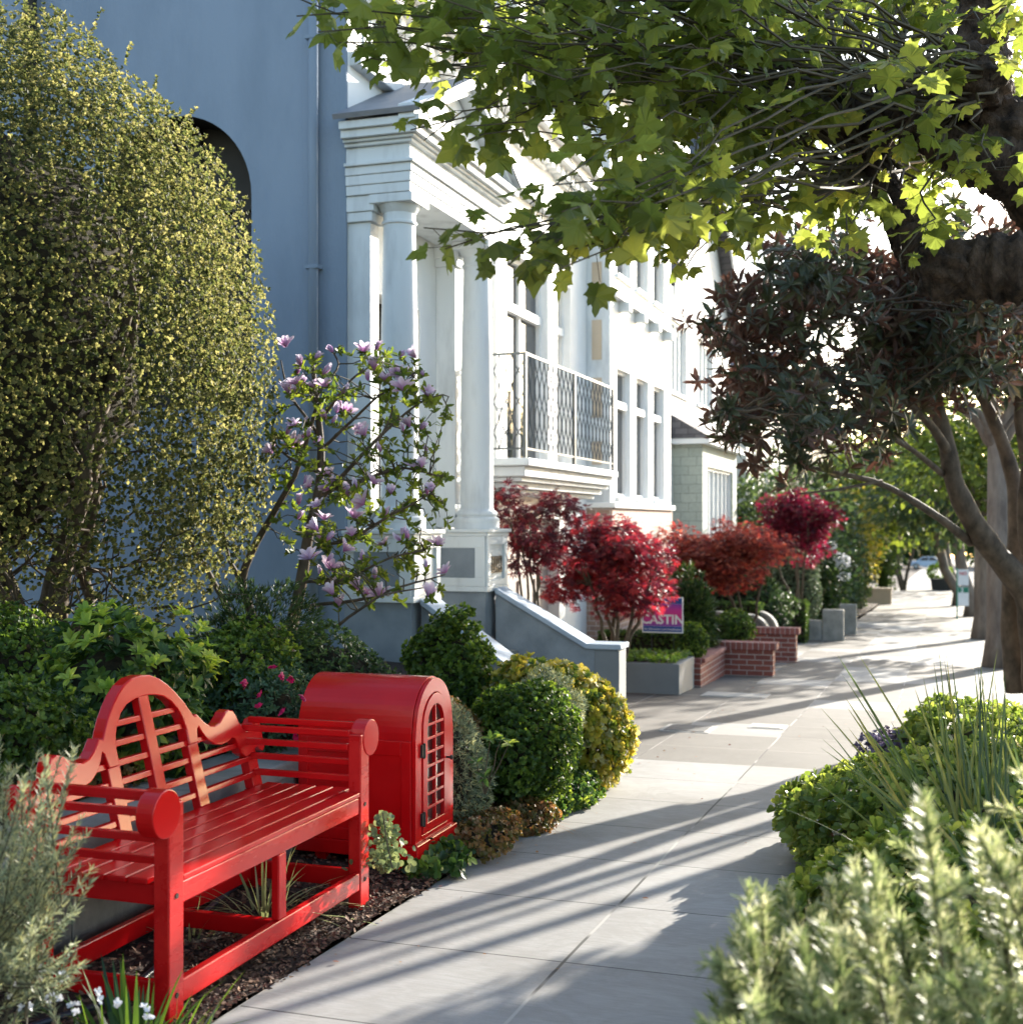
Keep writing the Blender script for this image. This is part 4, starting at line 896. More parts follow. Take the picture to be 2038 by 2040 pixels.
def knob(c, r):
    n0 = 32; u = np.linspace(0.05, math.pi-.05, 22); prof = [(math.sin(a), -math.cos(a)) for a in u]
    k = M().lathe(prof, (0, 0, 0), n0); v = k.v[0]; q.add(np.array(c)+v*r*(1+.13*np.sin(v[:, :1]*8+1)*np.sin(v[:, 1:2]*9)+.12*np.sin(v[:, 2:3]*11+v[:, :1]*5)), k.f)
for c, r in ((K[0], .15), (K[1], .13), (K[2], .16), (at(1785, 505, 6.02), .14), (at(1645, 285, 6.5), .10), (at(1880, 260, 6.2), .2)): knob(c, r)
q.build('trunk', m_bark, tp, smooth=True)
# shoots: from the knobs out to left, up and towards the viewer
tg = []
def poly_in(x, y):
    # lower edge of the canopy in the print
    low = np.interp(x, [540, 600, 700, 800, 870, 930, 1000, 1080, 1150, 1250, 1400, 1600, 1800, 1990], [25, 75, 110, 130, 190, 150, 250, 300, 380, 430, 455, 460, 440, 420])
    return y < low
while len(tg) < 150:
    x = R.uniform(540, 1990); y = R.uniform(-150, 520)
    if poly_in(x, y): tg.append((x, y, np.interp(x, [540, 1100, 1400, 1500, 1990], [4.5, 5.2, 5.7, 7.6, 7.9])+R.uniform(-.7, 1.0)))
for _ in range(7): tg.append((R.uniform(1480, 1950), R.uniform(-60, 430), R.uniform(4.8, 5.5)))
tg += [(800, 430, 3.95), (840, 470, 4.0), (900, 440, 4.0), (960, 500, 3.9), (1000, 480, 4.0), (1050, 510, 3.9), (1060, 400, 3.8), (1085, 470, 4.1), (1120, 440, 4.2), (1000, 470, 4.3), (1150, 460, 4.4),
       (775, 245, 4.4), (800, 265, 4.45), (870, 240, 4.5), (900, 255, 4.6), (945, 235, 4.7), (1035, 350, 4.0), (1000, 385, 4.0), (600, 60, 4.2), (560, 30, 4.2), (640, 80, 4.3), (700, 110, 4.4), (850, 130, 4.4), (1180, 490, 4.8), (1225, 480, 4.9), (1290, 510, 5.2), (1600, 500, 5.4), (1700, 505, 5.4)]
qt = M(); LP, LD, LS = [], [], []
def shoot(a, b, r0, frac=.5, nl=15, ls=.112, n=12):
    P = curve(a, b, n, sag=R.uniform(-.07, .03)*np.linalg.norm(np.array(b)-a), wob=.03)
    qt.tube(P, np.linspace(r0, .0025, n), 5, cap=False)
    L = np.linalg.norm(np.array(b)-a); t0 = max(1-frac, 1-1.1/L)
    for j in range(nl):
        t = t0+(1-t0)*(j+.5)/nl; i = min(int(t*(n-1)), n-2); p = P[i]+(P[i+1]-P[i])*(t*(n-1)-i)
        side = rdir(1)[0]; side[2] *= .6; d = unit(P[i+1]-P[i])*.5+side*.9+np.array([0, 0, -.35])
        pe = p+unit(side)*R.uniform(.03, .12); qt.tube([p, pe], [.0016, .0012], 3, cap=False)
        LP.append(pe); LD.append(d); LS.append(ls*(.55+.75*R.random()))
R.shuffle(tg)
for i, (x, y, d) in enumerate(tg):
    b = at(x, y, d); kk = min(K, key=lambda c: np.linalg.norm(c-b)+R.random()*1.2)
    a = kk+rdir(1)[0]*.13
    shoot(a, b, .0075+.003*R.random(), frac=.55, nl=14, ls=.112 if d < 7 else .125)
# long visible rods radiating from the pollard knobs
for x, y, d, k in ((1130, 0, 5.6, 0), (1180, 90, 5.8, 0), (1000, 20, 5.6, 0), (1290, -20, 6.2, 0), (1400, -60, 6.6, 0), (1540, -80, 7.2, 0), (1150, 190, 5.6, 0), (1480, -80, 7.0, 1), (1620, -60, 7.2, 1), (1700, -60, 7.2, 1), (1770, -60, 7, 2), (1300, 330, 5.6, 3), (1180, 420, 5.2, 3), (1250, 250, 5.4, 0)):
    shoot(K[k], at(x, y, d), .020, frac=.4, nl=16)
qt.build('shoots', m_twigl, tp)
# leaf surfaces roughly level, drooping
LP = np.array(LP); LD = np.array(LD); n = len(LP); Nn = R.normal(size=(n, 3))*.55+UP
h_ = n//2; LS = np.array(LS); q = M().leaves(LP[:h_], LD[:h_], Nn[:h_], LS[:h_], t_plane).leaves(LP[h_:], LD[h_:], Nn[h_:], LS[h_:], t_plane2)
q.build('crown', m_planel, tp)
# ================================================================ dark evergreen tree
tm = thing('evergreen_magnolia', 'dark evergreen tree with glossy leaves rusty underneath, leaning over the pavement', 'tree', (.58, 12.9, -.42))
q = M(); ends = []
cm = lambda x, y, d=12.4: at((1340+x/2.759)/1.0559, (600+y/2.759)/1.0559, d)
def ml(pts, r0, r1, d=12.4, n=20, dz=0, add=True):
    P = np.array([cm(x, y, d+dd) for x, y, dd in pts]); tt = np.linspace(0, len(P)-1, n)
    P = np.stack([np.interp(tt, range(len(P)), P[:, i]) for i in range(3)], 1)
    for _ in range(2): P[1:-1] = (P[:-2]+2*P[1:-1]+P[2:])/4
    q.tube(P, np.linspace(r0, r1, n)*(1+.06*np.sin(np.arange(n)*1.7)), 10); 
    if add: ends.append(P)
    return P
ml([(2010, 2150, .3), (1990, 1900, .2), (1960, 1600, .1), (1760, 1380, 0), (1640, 1200, -.2), (1540, 1000, -.3), (1510, 780, -.3), (1440, 560, -.2), (1450, 300, 0), (1500, 40, .2), (1530, -200, .3)], .155, .03, n=36)
ml([(1900, 2150, .6), (1870, 1900, .6), (1860, 1600, .5), (1900, 1250, .5), (1880, 980, .6), (1800, 740, .6), (1700, 520, .5), (1580, 330, .4), (1560, 100, .3)], .13, .03, n=30)
ml([(2060, 2150, .4), (2010, 1600, .2), (1930, 1200, .1), (1960, 900, 0), (1900, 640, -.2), (1950, 350, -.3), (1900, 50, -.3)], .11, .03, n=30)
ml([(2330, 2200, .3), (2230, 1600, .2), (2110, 1100, 0), (2010, 700, -.1), (1930, 420, -.2), (1900, 150, -.3)], .075, .02, n=26)
ml([(2620, 2250, .1), (2480, 1500, 0), (2290, 900, -.2), (2120, 480, -.3), (2050, 200, -.3)], .08, .02, n=26)
ml([(2500, 2250, 1.0), (2400, 1500, 1.0), (2350, 800, 1.0), (2250, 200, 1.0)], .06, .02, n=20)
for pts, r in (([(1640, 1330, 0), (1480, 1200, -.4), (1350, 1120, -.6), (1150, 990, -.9), (900, 950, -1.1), (700, 900, -1.3), (540, 850, -1.4)], .045),
               ([(1520, 850, -.3), (1440, 700, -.5), (1300, 560, -.8), (1100, 470, -1), (780, 425, -1.3), (480, 400, -1.5)], .05),
               ([(1440, 560, -.2), (1350, 380, -.5), (1250, 240, -.7), (1150, 100, -.8), (1050, 10, -.8)], .045),
               ([(1480, 950, -.3), (1300, 800, -.9), (1050, 680, -1.2), (850, 640, -1.5), (600, 700, -1.6)], .03),
               ([(1250, 250, -.6), (1050, 100, -1), (850, 0, -1.2), (600, -150, -1.4)], .028),
               ([(900, 430, -1.2), (700, 250, -1.4), (450, 130, -1.6), (300, 60, -1.7)], .022),
               ([(700, 420, -1.3), (450, 280, -1.6), (330, 180, -1.7), (180, 130, -1.7)], .02),
               ([(780, 430, -1.3), (600, 560, -1.5), (380, 600, -1.7), (240, 620, -1.8)], .02),
               ([(1540, 1000, -.3), (1420, 900, 0), (1250, 760, .6), (1200, 620, .9)], .025),
               ([(1800, 740, .6), (1900, 600, .8), (2050, 450, .9)], .03), ([(1700, 520, .5), (1650, 300, .9), (1700, 60, 1.1)], .028), ([(1450, 300, 0), (1330, 100, .3), (1250, -120, .5)], .025),
               ([(1060, 30, -.8), (900, -150, -.9), (760, -300, -1)], .02), ([(1150, 990, -.9), (900, 1040, -1.2), (700, 1060, -1.4)], .015)):
    ml(pts, r, .008, n=16)
q.build('trunk', m_barks, tm, smooth=True)
qt = M(); WP, WA = [], []
allp = np.concatenate([e[len(e)//3:] for e in ends])
def crown_at(x, y, d): return cm(x, y, d)
cnt = 0
while cnt < 140:
    x = R.uniform(150, 1990); y = R.uniform(-420, 900)
    left = np.interp(y, [-420, -300, 60, 170, 300, 420, 620, 700, 850, 960], [900, 600, 290, 190, 290, 250, 240, 320, 470, 660])
    bot = np.interp(x, [100, 300, 500, 700, 900, 1100, 1300, 1600, 1990], [600, 760, 860, 850, 810, 740, 600, 520, 480])
    if x < left or y > bot: continue
    if R.random() > (1 if x < 1250 else .75): continue
    p = cm(x, y, 12.4+R.uniform(-1.9, 1.0)*(1 if x > 500 else .5)-(.9 if x < 700 else .4))
    j = np.argsort(np.linalg.norm(allp-p, axis=1))[R.integers(0, 3)]; b = allp[j]
    if np.linalg.norm(b-p) > 1.5: continue
    qt.tube(curve(b, p, 6, -.04, .02), np.linspace(.014, .006, 6), 5, cap=False); cnt += 1
    for k in range(7):
        pe = p+R.normal(size=3)*[.15, .15, .10]
        qt.tube(curve(p+(b-p)*.2*R.random(), pe, 4, -.01, .01), np.linspace(.006, .004, 4), 4, cap=False)
        WP.append(pe); WA.append(unit(pe-b)+[0, 0, .25]+R.normal(size=3)*.35)
for k in range(68):
    p = cm(R.uniform(1150, 1990), R.uniform(-150, 470), R.uniform(11.6, 13.6)); b = allp[np.argmin(np.linalg.norm(allp-p, axis=1))]
    qt.tube(curve(b, p, 6, -.04, .02), np.linspace(.014, .006, 6), 5, cap=False)
    for j in range(7):
        pe = p+R.normal(size=3)*[.16, .16, .11]; WP.append(pe); WA.append(unit(pe-b)+[0, 0, .25]+R.normal(size=3)*.35)
for k in range(26):
    p = np.array([R.uniform(-.75, .45), R.uniform(11.9, 13.0), R.uniform(2.72, 3.6)]); b = allp[np.argmin(np.linalg.norm(allp-p, axis=1))]
    qt.tube(curve(b, p, 6, -.04, .02), np.linspace(.012, .006, 6), 5, cap=False)
    for j in range(7):
        pe = p+R.normal(size=3)*[.15, .15, .11]; WP.append(pe); WA.append(unit(pe-b)+[0, 0, .25]+R.normal(size=3)*.35)
for p in (cm(690, 990, 11.0), cm(490, 930, 11.0), cm(1130, 830, 11.4), cm(330, 260, 10.7), cm(200, 120, 10.7), cm(280, 620, 10.7), cm(430, 740, 10.8), cm(520, 860, 10.9)):
    for _ in range(3): WP.append(p+R.normal(size=3)*.06); WA.append(R.normal(size=3)*.4+[-.4, 0, .1])
qt.build('twigs', m_twig, tm)
q = M().whorl(np.array(WP), np.array(WA), 8, .150, t_lance, sp=1.15, jit=.4)
q.build('crown', m_mag, tm)
# ================================================================ row of street trees farther on
def street_tree(lb, x, y, h, cr, nb, leafn, size=.16, lean=0, mt=None, crc=None, bark=None, low=1.6):
    g = float(gz(y)); t = thing('street_tree', lb, 'tree', (x, y, g), 'plane trees along the kerb')
    q = M(); P = np.array([(x, y, g-.1), (x+.02, y, g+.5), (x+lean*.5, y, g+1.3), (x+lean, y, g+h*.55)])
    q.tube(P, [.26, .19, .17, .15], 12)
    tips = []
    for k in range(nb):
        a = 2*math.pi*k/nb+R.random(); e = P[-1]+np.array([math.cos(a)*cr*.75, math.sin(a)*cr*.75, R.uniform(.2, .9)*(h*.45)])
        q.tube(curve(P[-1]-[0, 0, .15], e, 6, -.1, .04), np.linspace(.09, .03, 6), 7); tips.append(e)
    q.build('trunk', bark or m_barkg, t, smooth=True)
    c = crc or (x+lean, y, g+h*.78)
    cl = []; 
    for k in range(34): cl.append(blob(1, c, cr if isinstance(cr, tuple) else (cr, cr, cr*.62), .35, .1)[0][0])
    L = []; D = []
    for p in cl:
        m_ = leafn//34; pp, dd = blob(m_, p, (.55*cr, .55*cr, .3*cr), .1, .2); L.append(pp); D.append(dd)
    L = np.concatenate(L); D = np.concatenate(D)
    L[:, 2] = np.maximum(L[:, 2], g+low)
    M().leaves(L, D+[0, 0, -.5], R.normal(size=L.shape)*.6+UP, size*(.6+.7*R.random(len(L))), t_wide).build('crown', mt or m_farl, t)
    return t
street_tree('second plane tree along the kerb, pale flaking trunk just left of the leaning dark tree', .80, 20.6, 6.2, 1.15, 5, 2000, .15, lean=.0, low=3.9)
street_tree('third plane tree along the kerb, grey trunk beside the parking signs', .80, 28.6, 4.9, 1.9, 6, 4200, .17, low=2.1)
street_tree('fourth plane tree along the kerb, dark trunk right behind the parking signs', .84, 41.5, 5.4, 2.7, 6, 4200, .22, lean=-.5, low=1.9, mt=m_fard)
street_tree('fifth plane tree along the kerb, dark flared trunk left of the parking signs', .55, 50.5, 6, 3.0, 6, 3800, .26, lean=-.9, low=2.0)
street_tree('farthest plane tree along the kerb, standing near the wooden tub', .62, 72, 7, 3.8, 6, 3200, .34, lean=-.6, low=2.3, mt=m_fard)
# trees in gardens on the left, far
def garden_tree(lb, x, y, z0, h, r, n, size, mt, tm_=t_wide, trunk=.1, name='garden_tree', cat='tree', grp=None, inner=.3):
    g = float(gz(y)); t = thing(name, lb, cat, (x, y, g), grp)
    q = M()
    for k in range(3): q.tube(curve((x+.05*k, y, g-.1), (x+R.normal()*r*.3, y+R.normal()*r*.3, g+z0+h*.6), 6, 0, .05), np.linspace(trunk, trunk*.3, 6), 7)
    q.build('trunk', m_twig, t, smooth=True)
    cl, _ = blob(40, (x, y, g+z0+h/2), (r*.8, r*.8, h*.42), .4, .15); L, D = [], []
    for p in cl: pp, dd = blob(n//40, p, (r*.38, r*.38, h*.2), .1, .2); L.append(pp); D.append(dd)
    L = np.concatenate(L); D = np.concatenate(D)
    M().leaves(L, D+R.normal(size=L.shape)*.4, R.normal(size=L.shape)*.7+UP, size*(.6+.8*R.random(len(L))), tm_).build('crown', mt, t); return t
garden_tree('tall dark evergreen behind the red maples, next to the shingled house', -4.3, 30.5, .6, 3.4, 1.7, 5200, .13, m_fard)
garden_tree('grey-green leafy tree behind the crimson maple, left of the yellow-green tree', -3.6, 36.5, .4, 4.0, 1.7, 4200, .15, m_fard)
garden_tree('bright yellow-green tree over the far tan wall', -2.9, 46, .9, 3.3, 1.25, 3400, .16, m_yel)
garden_tree('tall green tree filling the gap between the houses and the far plane trees', -3.6, 55, 1.0, 6, 2.6, 3600, .28, m_farl)
garden_tree('dark arching tree leaning over the far end of the pavement', -1.9, 68, 2.6, 4.5, 2.6, 3600, .28, m_fard)
garden_tree('greyish clipped tall hedge tree right of the yellow-green tree', -2.6, 62, .1, 3.6, 1.0, 2600, .16, m_hedge, inner=.7)
garden_tree('leafy green shrub tree with white flower heads beyond the concrete post', -2.7, 31.5, .1, 2.3, .9, 3000, .11, m_dkgr)
for x, y, h, s_, l in ((-9, 175, 9, 5, 'distant round tree left of the street end'), (6, 190, 11, 6, 'distant tree to the right of the street end'), (-3, 210, 10, 5, 'distant tree closing the view behind the parked car'), (14, 180, 12, 7, 'distant tree at the far right of the street')):
    garden_tree(l, x, y, .5, h, s_, 2400, .9, m_fard)
# white flower heads
o = [k for k in COL.objects if k.get('label', '').startswith('leafy green shrub tree')][0]
for k in range(7):
    c = np.array([-2.7, 31.5, float(gz(31.5))])+[R.uniform(-.7, .7), -.75, R.uniform(.9, 2.1)]
    P, D = blob(60, c, (.14, .1, .08), .5); M().leaves(P, D, rdir(60), .06, t_wide).build('flower_head', m_whitef, o)
# ================================================================ big clipped pittosporum
tq = thing('pittosporum', 'huge rounded small-leaved pittosporum against the blue wall, sunlit along its top', 'large shrub', (-5.4, 6.6, .4))
q = M(); C0_ = np.array([-5.42, 6.42, 2.50])
for k in range(9):
    a = R.uniform(0, 6.28); b = np.array([-5.25+R.normal()*.22, 6.5+R.normal()*.15, .35]); e = C0_+np.array([math.cos(a)*1.0, math.sin(a)*.9, R.uniform(.2, 1.5)])
    P = stem(q, b, e, .05+.03*R.random(), .012, 12, .04)
    for j in range(7):
        i = R.integers(3, 10); d = rdir(1)[0]; d[2] = abs(d[2])*.6; stem(q, P[i], P[i]+d*R.uniform(.5, 1.0), .012, .003, 6, .03, 5)
for k in range(60):
    a = C0_+[R.uniform(-.4, 1.0), R.uniform(-.8, .3), R.uniform(-1.9, -1.2)]; d = unit(np.array([R.uniform(-.3, 1), R.uniform(-.6, .2), R.uniform(-.1, .8)])); stem(q, a, a+d*R.uniform(.4, .9), .009, .002, 6, .03, 5)
q.build('stems', m_twig, tq, smooth=True)
n = 46000; P, D = blob(n, C0_, (1.49, 1.52, 2.10), .78, .05, 3.2)
hz_ = np.clip((P[:, 2]-C0_[2])/2.1, 0, 1); P[:, 0] = C0_[0]+(P[:, 0]-C0_[0])*(1+.05*np.sin(math.pi*hz_))
P[:, 0] += np.where(P[:, 0] > C0_[0], .09*np.clip((C0_[2]+.5-P[:, 2]), 0, 1.6), 0)
core(tq, C0_+[-.25, 0, .15], (1.0, 1.05, 1.30))  # added to block through light, so the front darkens against the rim
hgt = (P[:, 2]-C0_[2])
keep = (R.random(n) < np.clip((hgt+1.45+.35*(P[:, 0]-C0_[0]))/.8, .0, 1)) & (P[:, 2] > .8); P, D = P[keep], D[keep]
n2 = 12000; P2, D2 = blob(n2, C0_+[0, 0, .1], (1.3, 1.35, 1.7), .3, .03); k2 = R.random(n2) < np.clip((P2[:, 2]-C0_[2]+1.1)/1.2, 0, 1); P = np.r_[P, P2[k2]]; D = np.r_[D, D2[k2]]
# loose sprays breaking the outline
sp_ = []
for k in range(130):
    d = rdir(1)[0]; d[2] = abs(d[2])*.9; d = unit(d); s0 = C0_+d*np.array([1.42, 1.45, 2.06]); L_ = R.uniform(.1, .34)
    dd = unit(d*.5+[0, 0, .9]+R.normal(size=3)*.25)
    for j in range(int(L_/.022)): sp_.append(s0+dd*j*.022)
sp_ = np.array(sp_); P = np.r_[P, sp_]; D = np.r_[D, np.tile(UP, (len(sp_), 1))+R.normal(size=(len(sp_), 3))*.6]
M().whorl(P, D+[0, 0, .25]+R.normal(size=P.shape)*.45, 5, .0215, t_wide, sp=.95).build('foliage', m_pit, tq)
to_ = thing('pittosporum', 'second rounded pittosporum, added out of view left of the bench to darken the blue wall', 'large shrub', (-6.0, 1.6, .2)); q = M()  # unseen shrub added to cut sky light on wall and bench
for k in range(6): stem(q, (-6+R.normal()*.15, 1.6+R.normal()*.15, .1), (-6+R.normal()*.6, 1.6+R.normal()*.6, 2.6), .05, .012, 10, .04)
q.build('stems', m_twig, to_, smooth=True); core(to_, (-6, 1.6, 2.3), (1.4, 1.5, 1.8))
P, D = blob(9000, (-6, 1.6, 2.3), (1.75, 1.9, 2.2), .8, .04); P, D = P[P[:, 2] > .3], D[P[:, 2] > .3]
M().whorl(P, D+R.normal(size=P.shape)*.45, 5, .045, t_wide, sp=.95).build('foliage', m_pit, to_)
# ================================================================ tulip magnolia
tt_ = thing('tulip_magnolia', 'small magnolia tree with lilac tulip-shaped flowers in front of the white columns', 'tree', (-4.2, 7.55, .4))
q = M(); br = []
def mg(pts, r0, r1, d=8.3, n=14):
    P = np.array([at(x, y, d+dd) for x, y, dd in pts]); tt = np.linspace(0, len(P)-1, n); P = np.stack([np.interp(tt, range(len(P)), P[:, i]) for i in range(3)], 1); P[1:-1] += R.normal(size=(n-2, 3))*.008
    for _ in range(1): P[1:-1] = (P[:-2]+2*P[1:-1]+P[2:])/4
    q.tube(P, np.linspace(r0, r1, n), 9); br.append(P); return P
mg([(535, 1250, .1), (560, 1150, 0), (580, 1020, -.1), (610, 900, -.1), (600, 780, 0), (590, 690, .1)], .048, .014, n=20)
mg([(490, 1260, .3), (480, 1180, .3), (455, 1100, .2), (475, 1040, .1), (520, 960, 0), (560, 900, -.1), (600, 760, -.2)], .036, .012, n=18)
mg([(500, 1260, .3), (420, 1130, .4), (370, 1040, .5), (340, 980, .5)], .028, .008)
mg([(455, 1110, .2), (430, 1050, .1), (410, 960, .1)], .02, .006)
for pts, r in (([(590, 960, -.1), (680, 860, -.3), (720, 820, -.3), (790, 760, -.3), (835, 745, -.3)], .016), ([(605, 930, 0), (700, 900, -.5), (770, 880, -.6), (830, 900, -.6)], .015), ([(575, 1040, -.1), (680, 1010, -.3), (760, 960, -.4), (815, 930, -.4)], .014),
               ([(560, 1150, 0), (620, 1140, -.3), (700, 1130, -.5), (780, 1100, -.5), (840, 1085, -.5)], .014), ([(565, 1100, 0), (640, 1100, -.3), (740, 1050, -.4), (800, 1040, -.5)], .012), ([(600, 800, 0), (660, 720, -.2), (700, 690, -.2)], .012),
               ([(600, 820, 0), (540, 740, .1), (530, 680, .1)], .012), ([(605, 850, 0), (700, 760, -.3), (780, 710, -.4)], .012), ([(590, 760, 0), (640, 690, .1), (625, 660, .1)], .01), ([(610, 900, -.1), (540, 860, -.2), (510, 830, -.2)], .012), ([(700, 860, -.3), (740, 780, -.3), (735, 715, -.3)], .010),
               ([(640, 1180, -.6), (720, 1120, -.7), (800, 1110, -.7)], .01)):
    mg(pts, r, .004, n=10)
q.build('trunk', m_barks, tt_, smooth=True)
ab = np.concatenate(br); qt = M(); LP = []; LA = []; FP = []
cnt = 0
while cnt < 330:
    x = R.uniform(505, 850); y = R.uniform(650, 1150)
    if ((x-680)/185)**2+((y-880)/250)**2 > 1 and not (y > 1000 and x > 600 and x < 850 and R.random() < .5): continue
    p = at(x, y, 8.05+R.uniform(-.6, .45)); j = np.argmin(np.linalg.norm(ab-p, axis=1)); b = ab[j]
    if np.linalg.norm(b-p) > .5: continue
    qt.tube(curve(b, p, 5, -.02, .015), np.linspace(.005, .0022, 5), 4, cap=False)
    for k in range(3): LP.append(b+(p-b)*R.uniform(.45, 1.02)); LA.append(unit(p-b)+UP*.5)
    cnt += 1
    FP.append(p)
qt.build('twigs', m_twigl, tt_)
M().whorl(np.array(LP), np.array(LA), 3, .052, t_oval, sp=.9).build('foliage', m_tulip, tt_)
def blossom(sp, npet, L, jit):
    q = M(); 
    for j in range(npet):
        th = 2*math.pi*j/npet+R.random()*.3; s_ = sp*(1+jit*R.normal()); d = np.array([math.cos(th)*math.sin(s_), math.sin(th)*math.sin(s_), math.cos(s_)])
        n0 = M().leaves([(0, 0, 0)], [d], [np.array([-math.cos(th), -math.sin(th), .2])], L*(.85+.3*R.random()), t_petal, .5); v = n0.v[0]
        v[:, :2] *= 1.0; r_ = np.clip(np.linalg.norm(v, axis=1)/L+R.normal()*.1, 0, 1); q.add(v, n0.f, r_)
    return q
protos = [blossom(.25, 6, .085, .2), blossom(.5, 7, .085, .25), blossom(.95, 7, .08, .3), blossom(.14, 5, .075, .2), blossom(.7, 7, .085, .35)]
meshes = []
for p_ in protos:
    o = p_.build('blossom', m_petal, None); meshes.append(o.data); bpy.data.objects.remove(o)
FP.sort(key=lambda p: p[1]+R.random()*.9); sel = FP[:88]+[at(842, 1082, 7.8), at(563, 955, 8.0), at(625, 915, 7.9), at(805, 935, 7.8), at(540, 655, 8.3), at(628, 665, 8.3)]
for k, p in enumerate(sel):
    o = bpy.data.objects.new('blossom', meshes[R.integers(0, 5)]); COL.objects.link(o); o.parent = tt_; o.matrix_parent_inverse = Matrix.Translation(-Vector(tt_.location))
    o.location = p; o.rotation_euler = (R.normal()*.45, R.normal()*.45, R.uniform(0, 6.28)); s_ = R.uniform(.75, 1.15); o.scale = (s_, s_, s_)
# ================================================================ shrubs
def shrub(name, lb, c, r, n, k, L, tm_, mt, sp=.95, inner=.7, lump=.06, co=.66, cat='shrub', grp=None, twigs=20, up=.35, jit=.35, floor=None):
    g = floor if floor is not None else (float(gh(c[0], c[1])) if c[0] < -2.3 and c[1] < 9.6 else float(gz(c[1])))
    t = thing(name, lb, cat, (c[0], c[1], g), grp)
    if twigs:
        q = M()
        for _ in range(twigs):
            d = rdir(1)[0]; d[2] = abs(d[2]); stem(q, (c[0]+R.normal()*.03, c[1]+R.normal()*.03, g-.02), np.array(c)+d*np.array(r)*.8, .008, .002, 6, .01, 5)
        q.build('stems', m_twig, t)
    if co: core(t, c, tuple(co*x for x in r))
    P, D = blob(n, c, r, inner, lump); kp = P[:, 2] > g+.005; P, D = P[kp], D[kp]
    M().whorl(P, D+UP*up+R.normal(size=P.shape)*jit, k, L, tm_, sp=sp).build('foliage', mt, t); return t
shrub('boxwood_ball', 'dark clipped box ball at the left edge, below the big pittosporum', (-4.32, 5.15, .72), (.34, .34, .42), 2600, 5, .024, t_wide, m_box, lump=.13, jit=.5)
shrub('boxwood_ball', 'clipped box ball at the left edge, directly behind the near end of the bench', (-3.62, 4.25, .57), (.31, .31, .31), 3000, 5, .024, t_wide, m_box, lump=.13, jit=.5)
shrub('mexican_orange', 'bright-tipped leafy shrub behind the bench arch with pale green new leaves', (-3.55, 4.98, .68), (.38, .36, .40), 620, 7, .062, t_oval, m_lime, sp=1.1, lump=.15, co=.7)
mo = [k for k in COL.objects if k.get('label', '').startswith('bright-tipped')][0]; m_tip = leafmat('pale_new_leaves', [(.10, .19, .03), (.16, .25, .04), (.22, .30, .06)], trans=.45)
P, D = blob(150, (-3.55, 4.98, .72), (.38, .36, .42), .93, .15); k_ = (D[:, 2] > .15)
M().whorl(P[k_], D[k_]+UP*.8, 7, .06, t_oval, sp=1.0).build('new_leaves', m_tip, mo)
shrub('boxwood_ball', 'clipped box ball with yellowish tips between the leafy shrub and the magnolia stems', (-3.48, 5.85, .68), (.30, .30, .30), 2600, 5, .024, t_wide, m_box, lump=.13, jit=.5)
shrub('rose_bush', 'loose blue-green shrub with small pink flowers behind the far arm of the bench', (-3.33, 5.80, .50), (.35, .36, .34), 1500, 4, .032, t_oval, m_rosel, lump=.15, co=.6)
rb = [k for k in COL.objects if k.get('label', '').startswith('loose blue-green')][0]
fl = M().whorl(np.zeros((3, 3))+R.normal(size=(3, 3))*.006, np.tile(UP, (3, 1)), 7, .020, t_wide, sp=1.0).build('flower', m_rose); fd = fl.data; bpy.data.objects.remove(fl)
for x, y, d in ((533, 1276, 5.9), (549, 1283, 5.9), (492, 1312, 5.85), (490, 1335, 5.8), (528, 1345, 5.8), (574, 1318, 5.9), (561, 1392, 5.7), (462, 1290, 5.9), (512, 1262, 6.0)):
    o = bpy.data.objects.new('flower', fd); COL.objects.link(o); o.parent = rb; o.matrix_parent_inverse = Matrix.Translation(-Vector(rb.location)); o.location = at(x, y, d); o.rotation_euler = tuple(R.uniform(0, 6.28, 3))
shrub('sage_bush', 'soft dark green bush with tiny red flowers between the magnolia and the round bush', (-3.55, 7.0, .55), (.55, .4, .33), 2200, 4, .030, t_oval, m_dkgr, lump=.15, co=.6)
shrub('juniper', 'feathery grey-green bush at the foot of the magnolia stems', (-4.0, 6.9, .72), (.40, .34, .42), 1900, 5, .045, t_needle, m_dkgr, sp=.6, lump=.2, co=.5)
shrub('privet_ball', 'rounded dark green bush left of the pale sloping stair coping', (-3.10, 7.9, .50), (.29, .29, .40), 2600, 5, .028, t_wide, m_box, lump=.13, jit=.5)
shrub('sage_bush', 'low brownish-green groundcover bush behind the red cabinet', (-2.95, 6.7, .32), (.5, .38, .25), 2200, 5, .026, t_wide, m_cop, lump=.12)
shrub('barberry', 'low dark purple shrub with yellow leaves just behind the near end of the coping', (-3.55, 4.62, .40), (.30, .45, .16), 1100, 4, .022, t_wide, m_cop, lump=.2)
shrub('euonymus', 'yellow and white variegated bush at the far end of the bed', (-2.46, 8.14, .13), (.51, .50, .46), 2800, 6, .045, t_wide, m_yel, lump=.10)
shrub('boxwood_ball', 'bright green clipped box ball beside the path, right of the cabinet', (-2.33, 7.05, .20), (.325, .33, .37), 4200, 5, .025, t_wide, m_box, lump=.13, jit=.5)
shrub('cotton_lavender', 'silvery wispy shrub squeezed between the box ball and the yellow bush', (-2.28, 7.50, .36), (.20, .16, .22), 1100, 6, .032, t_needle, m_silver, sp=.7, lump=.15, co=.6)
shrub('cotton_lavender', 'grey-green wispy shrub touching the right side of the cabinet', (-2.50, 6.36, .18), (.22, .25, .38), 2300, 6, .03, t_needle, m_silver, sp=.7, lump=.12, co=.6)
shrub('coral_bells', 'coppery low groundcover spilling onto the path beyond the cabinet', (-2.33, 6.28, -.16), (.24, .42, .15), 1700, 5, .026, t_wide, m_cop, lump=.2, co=.7, twigs=0)
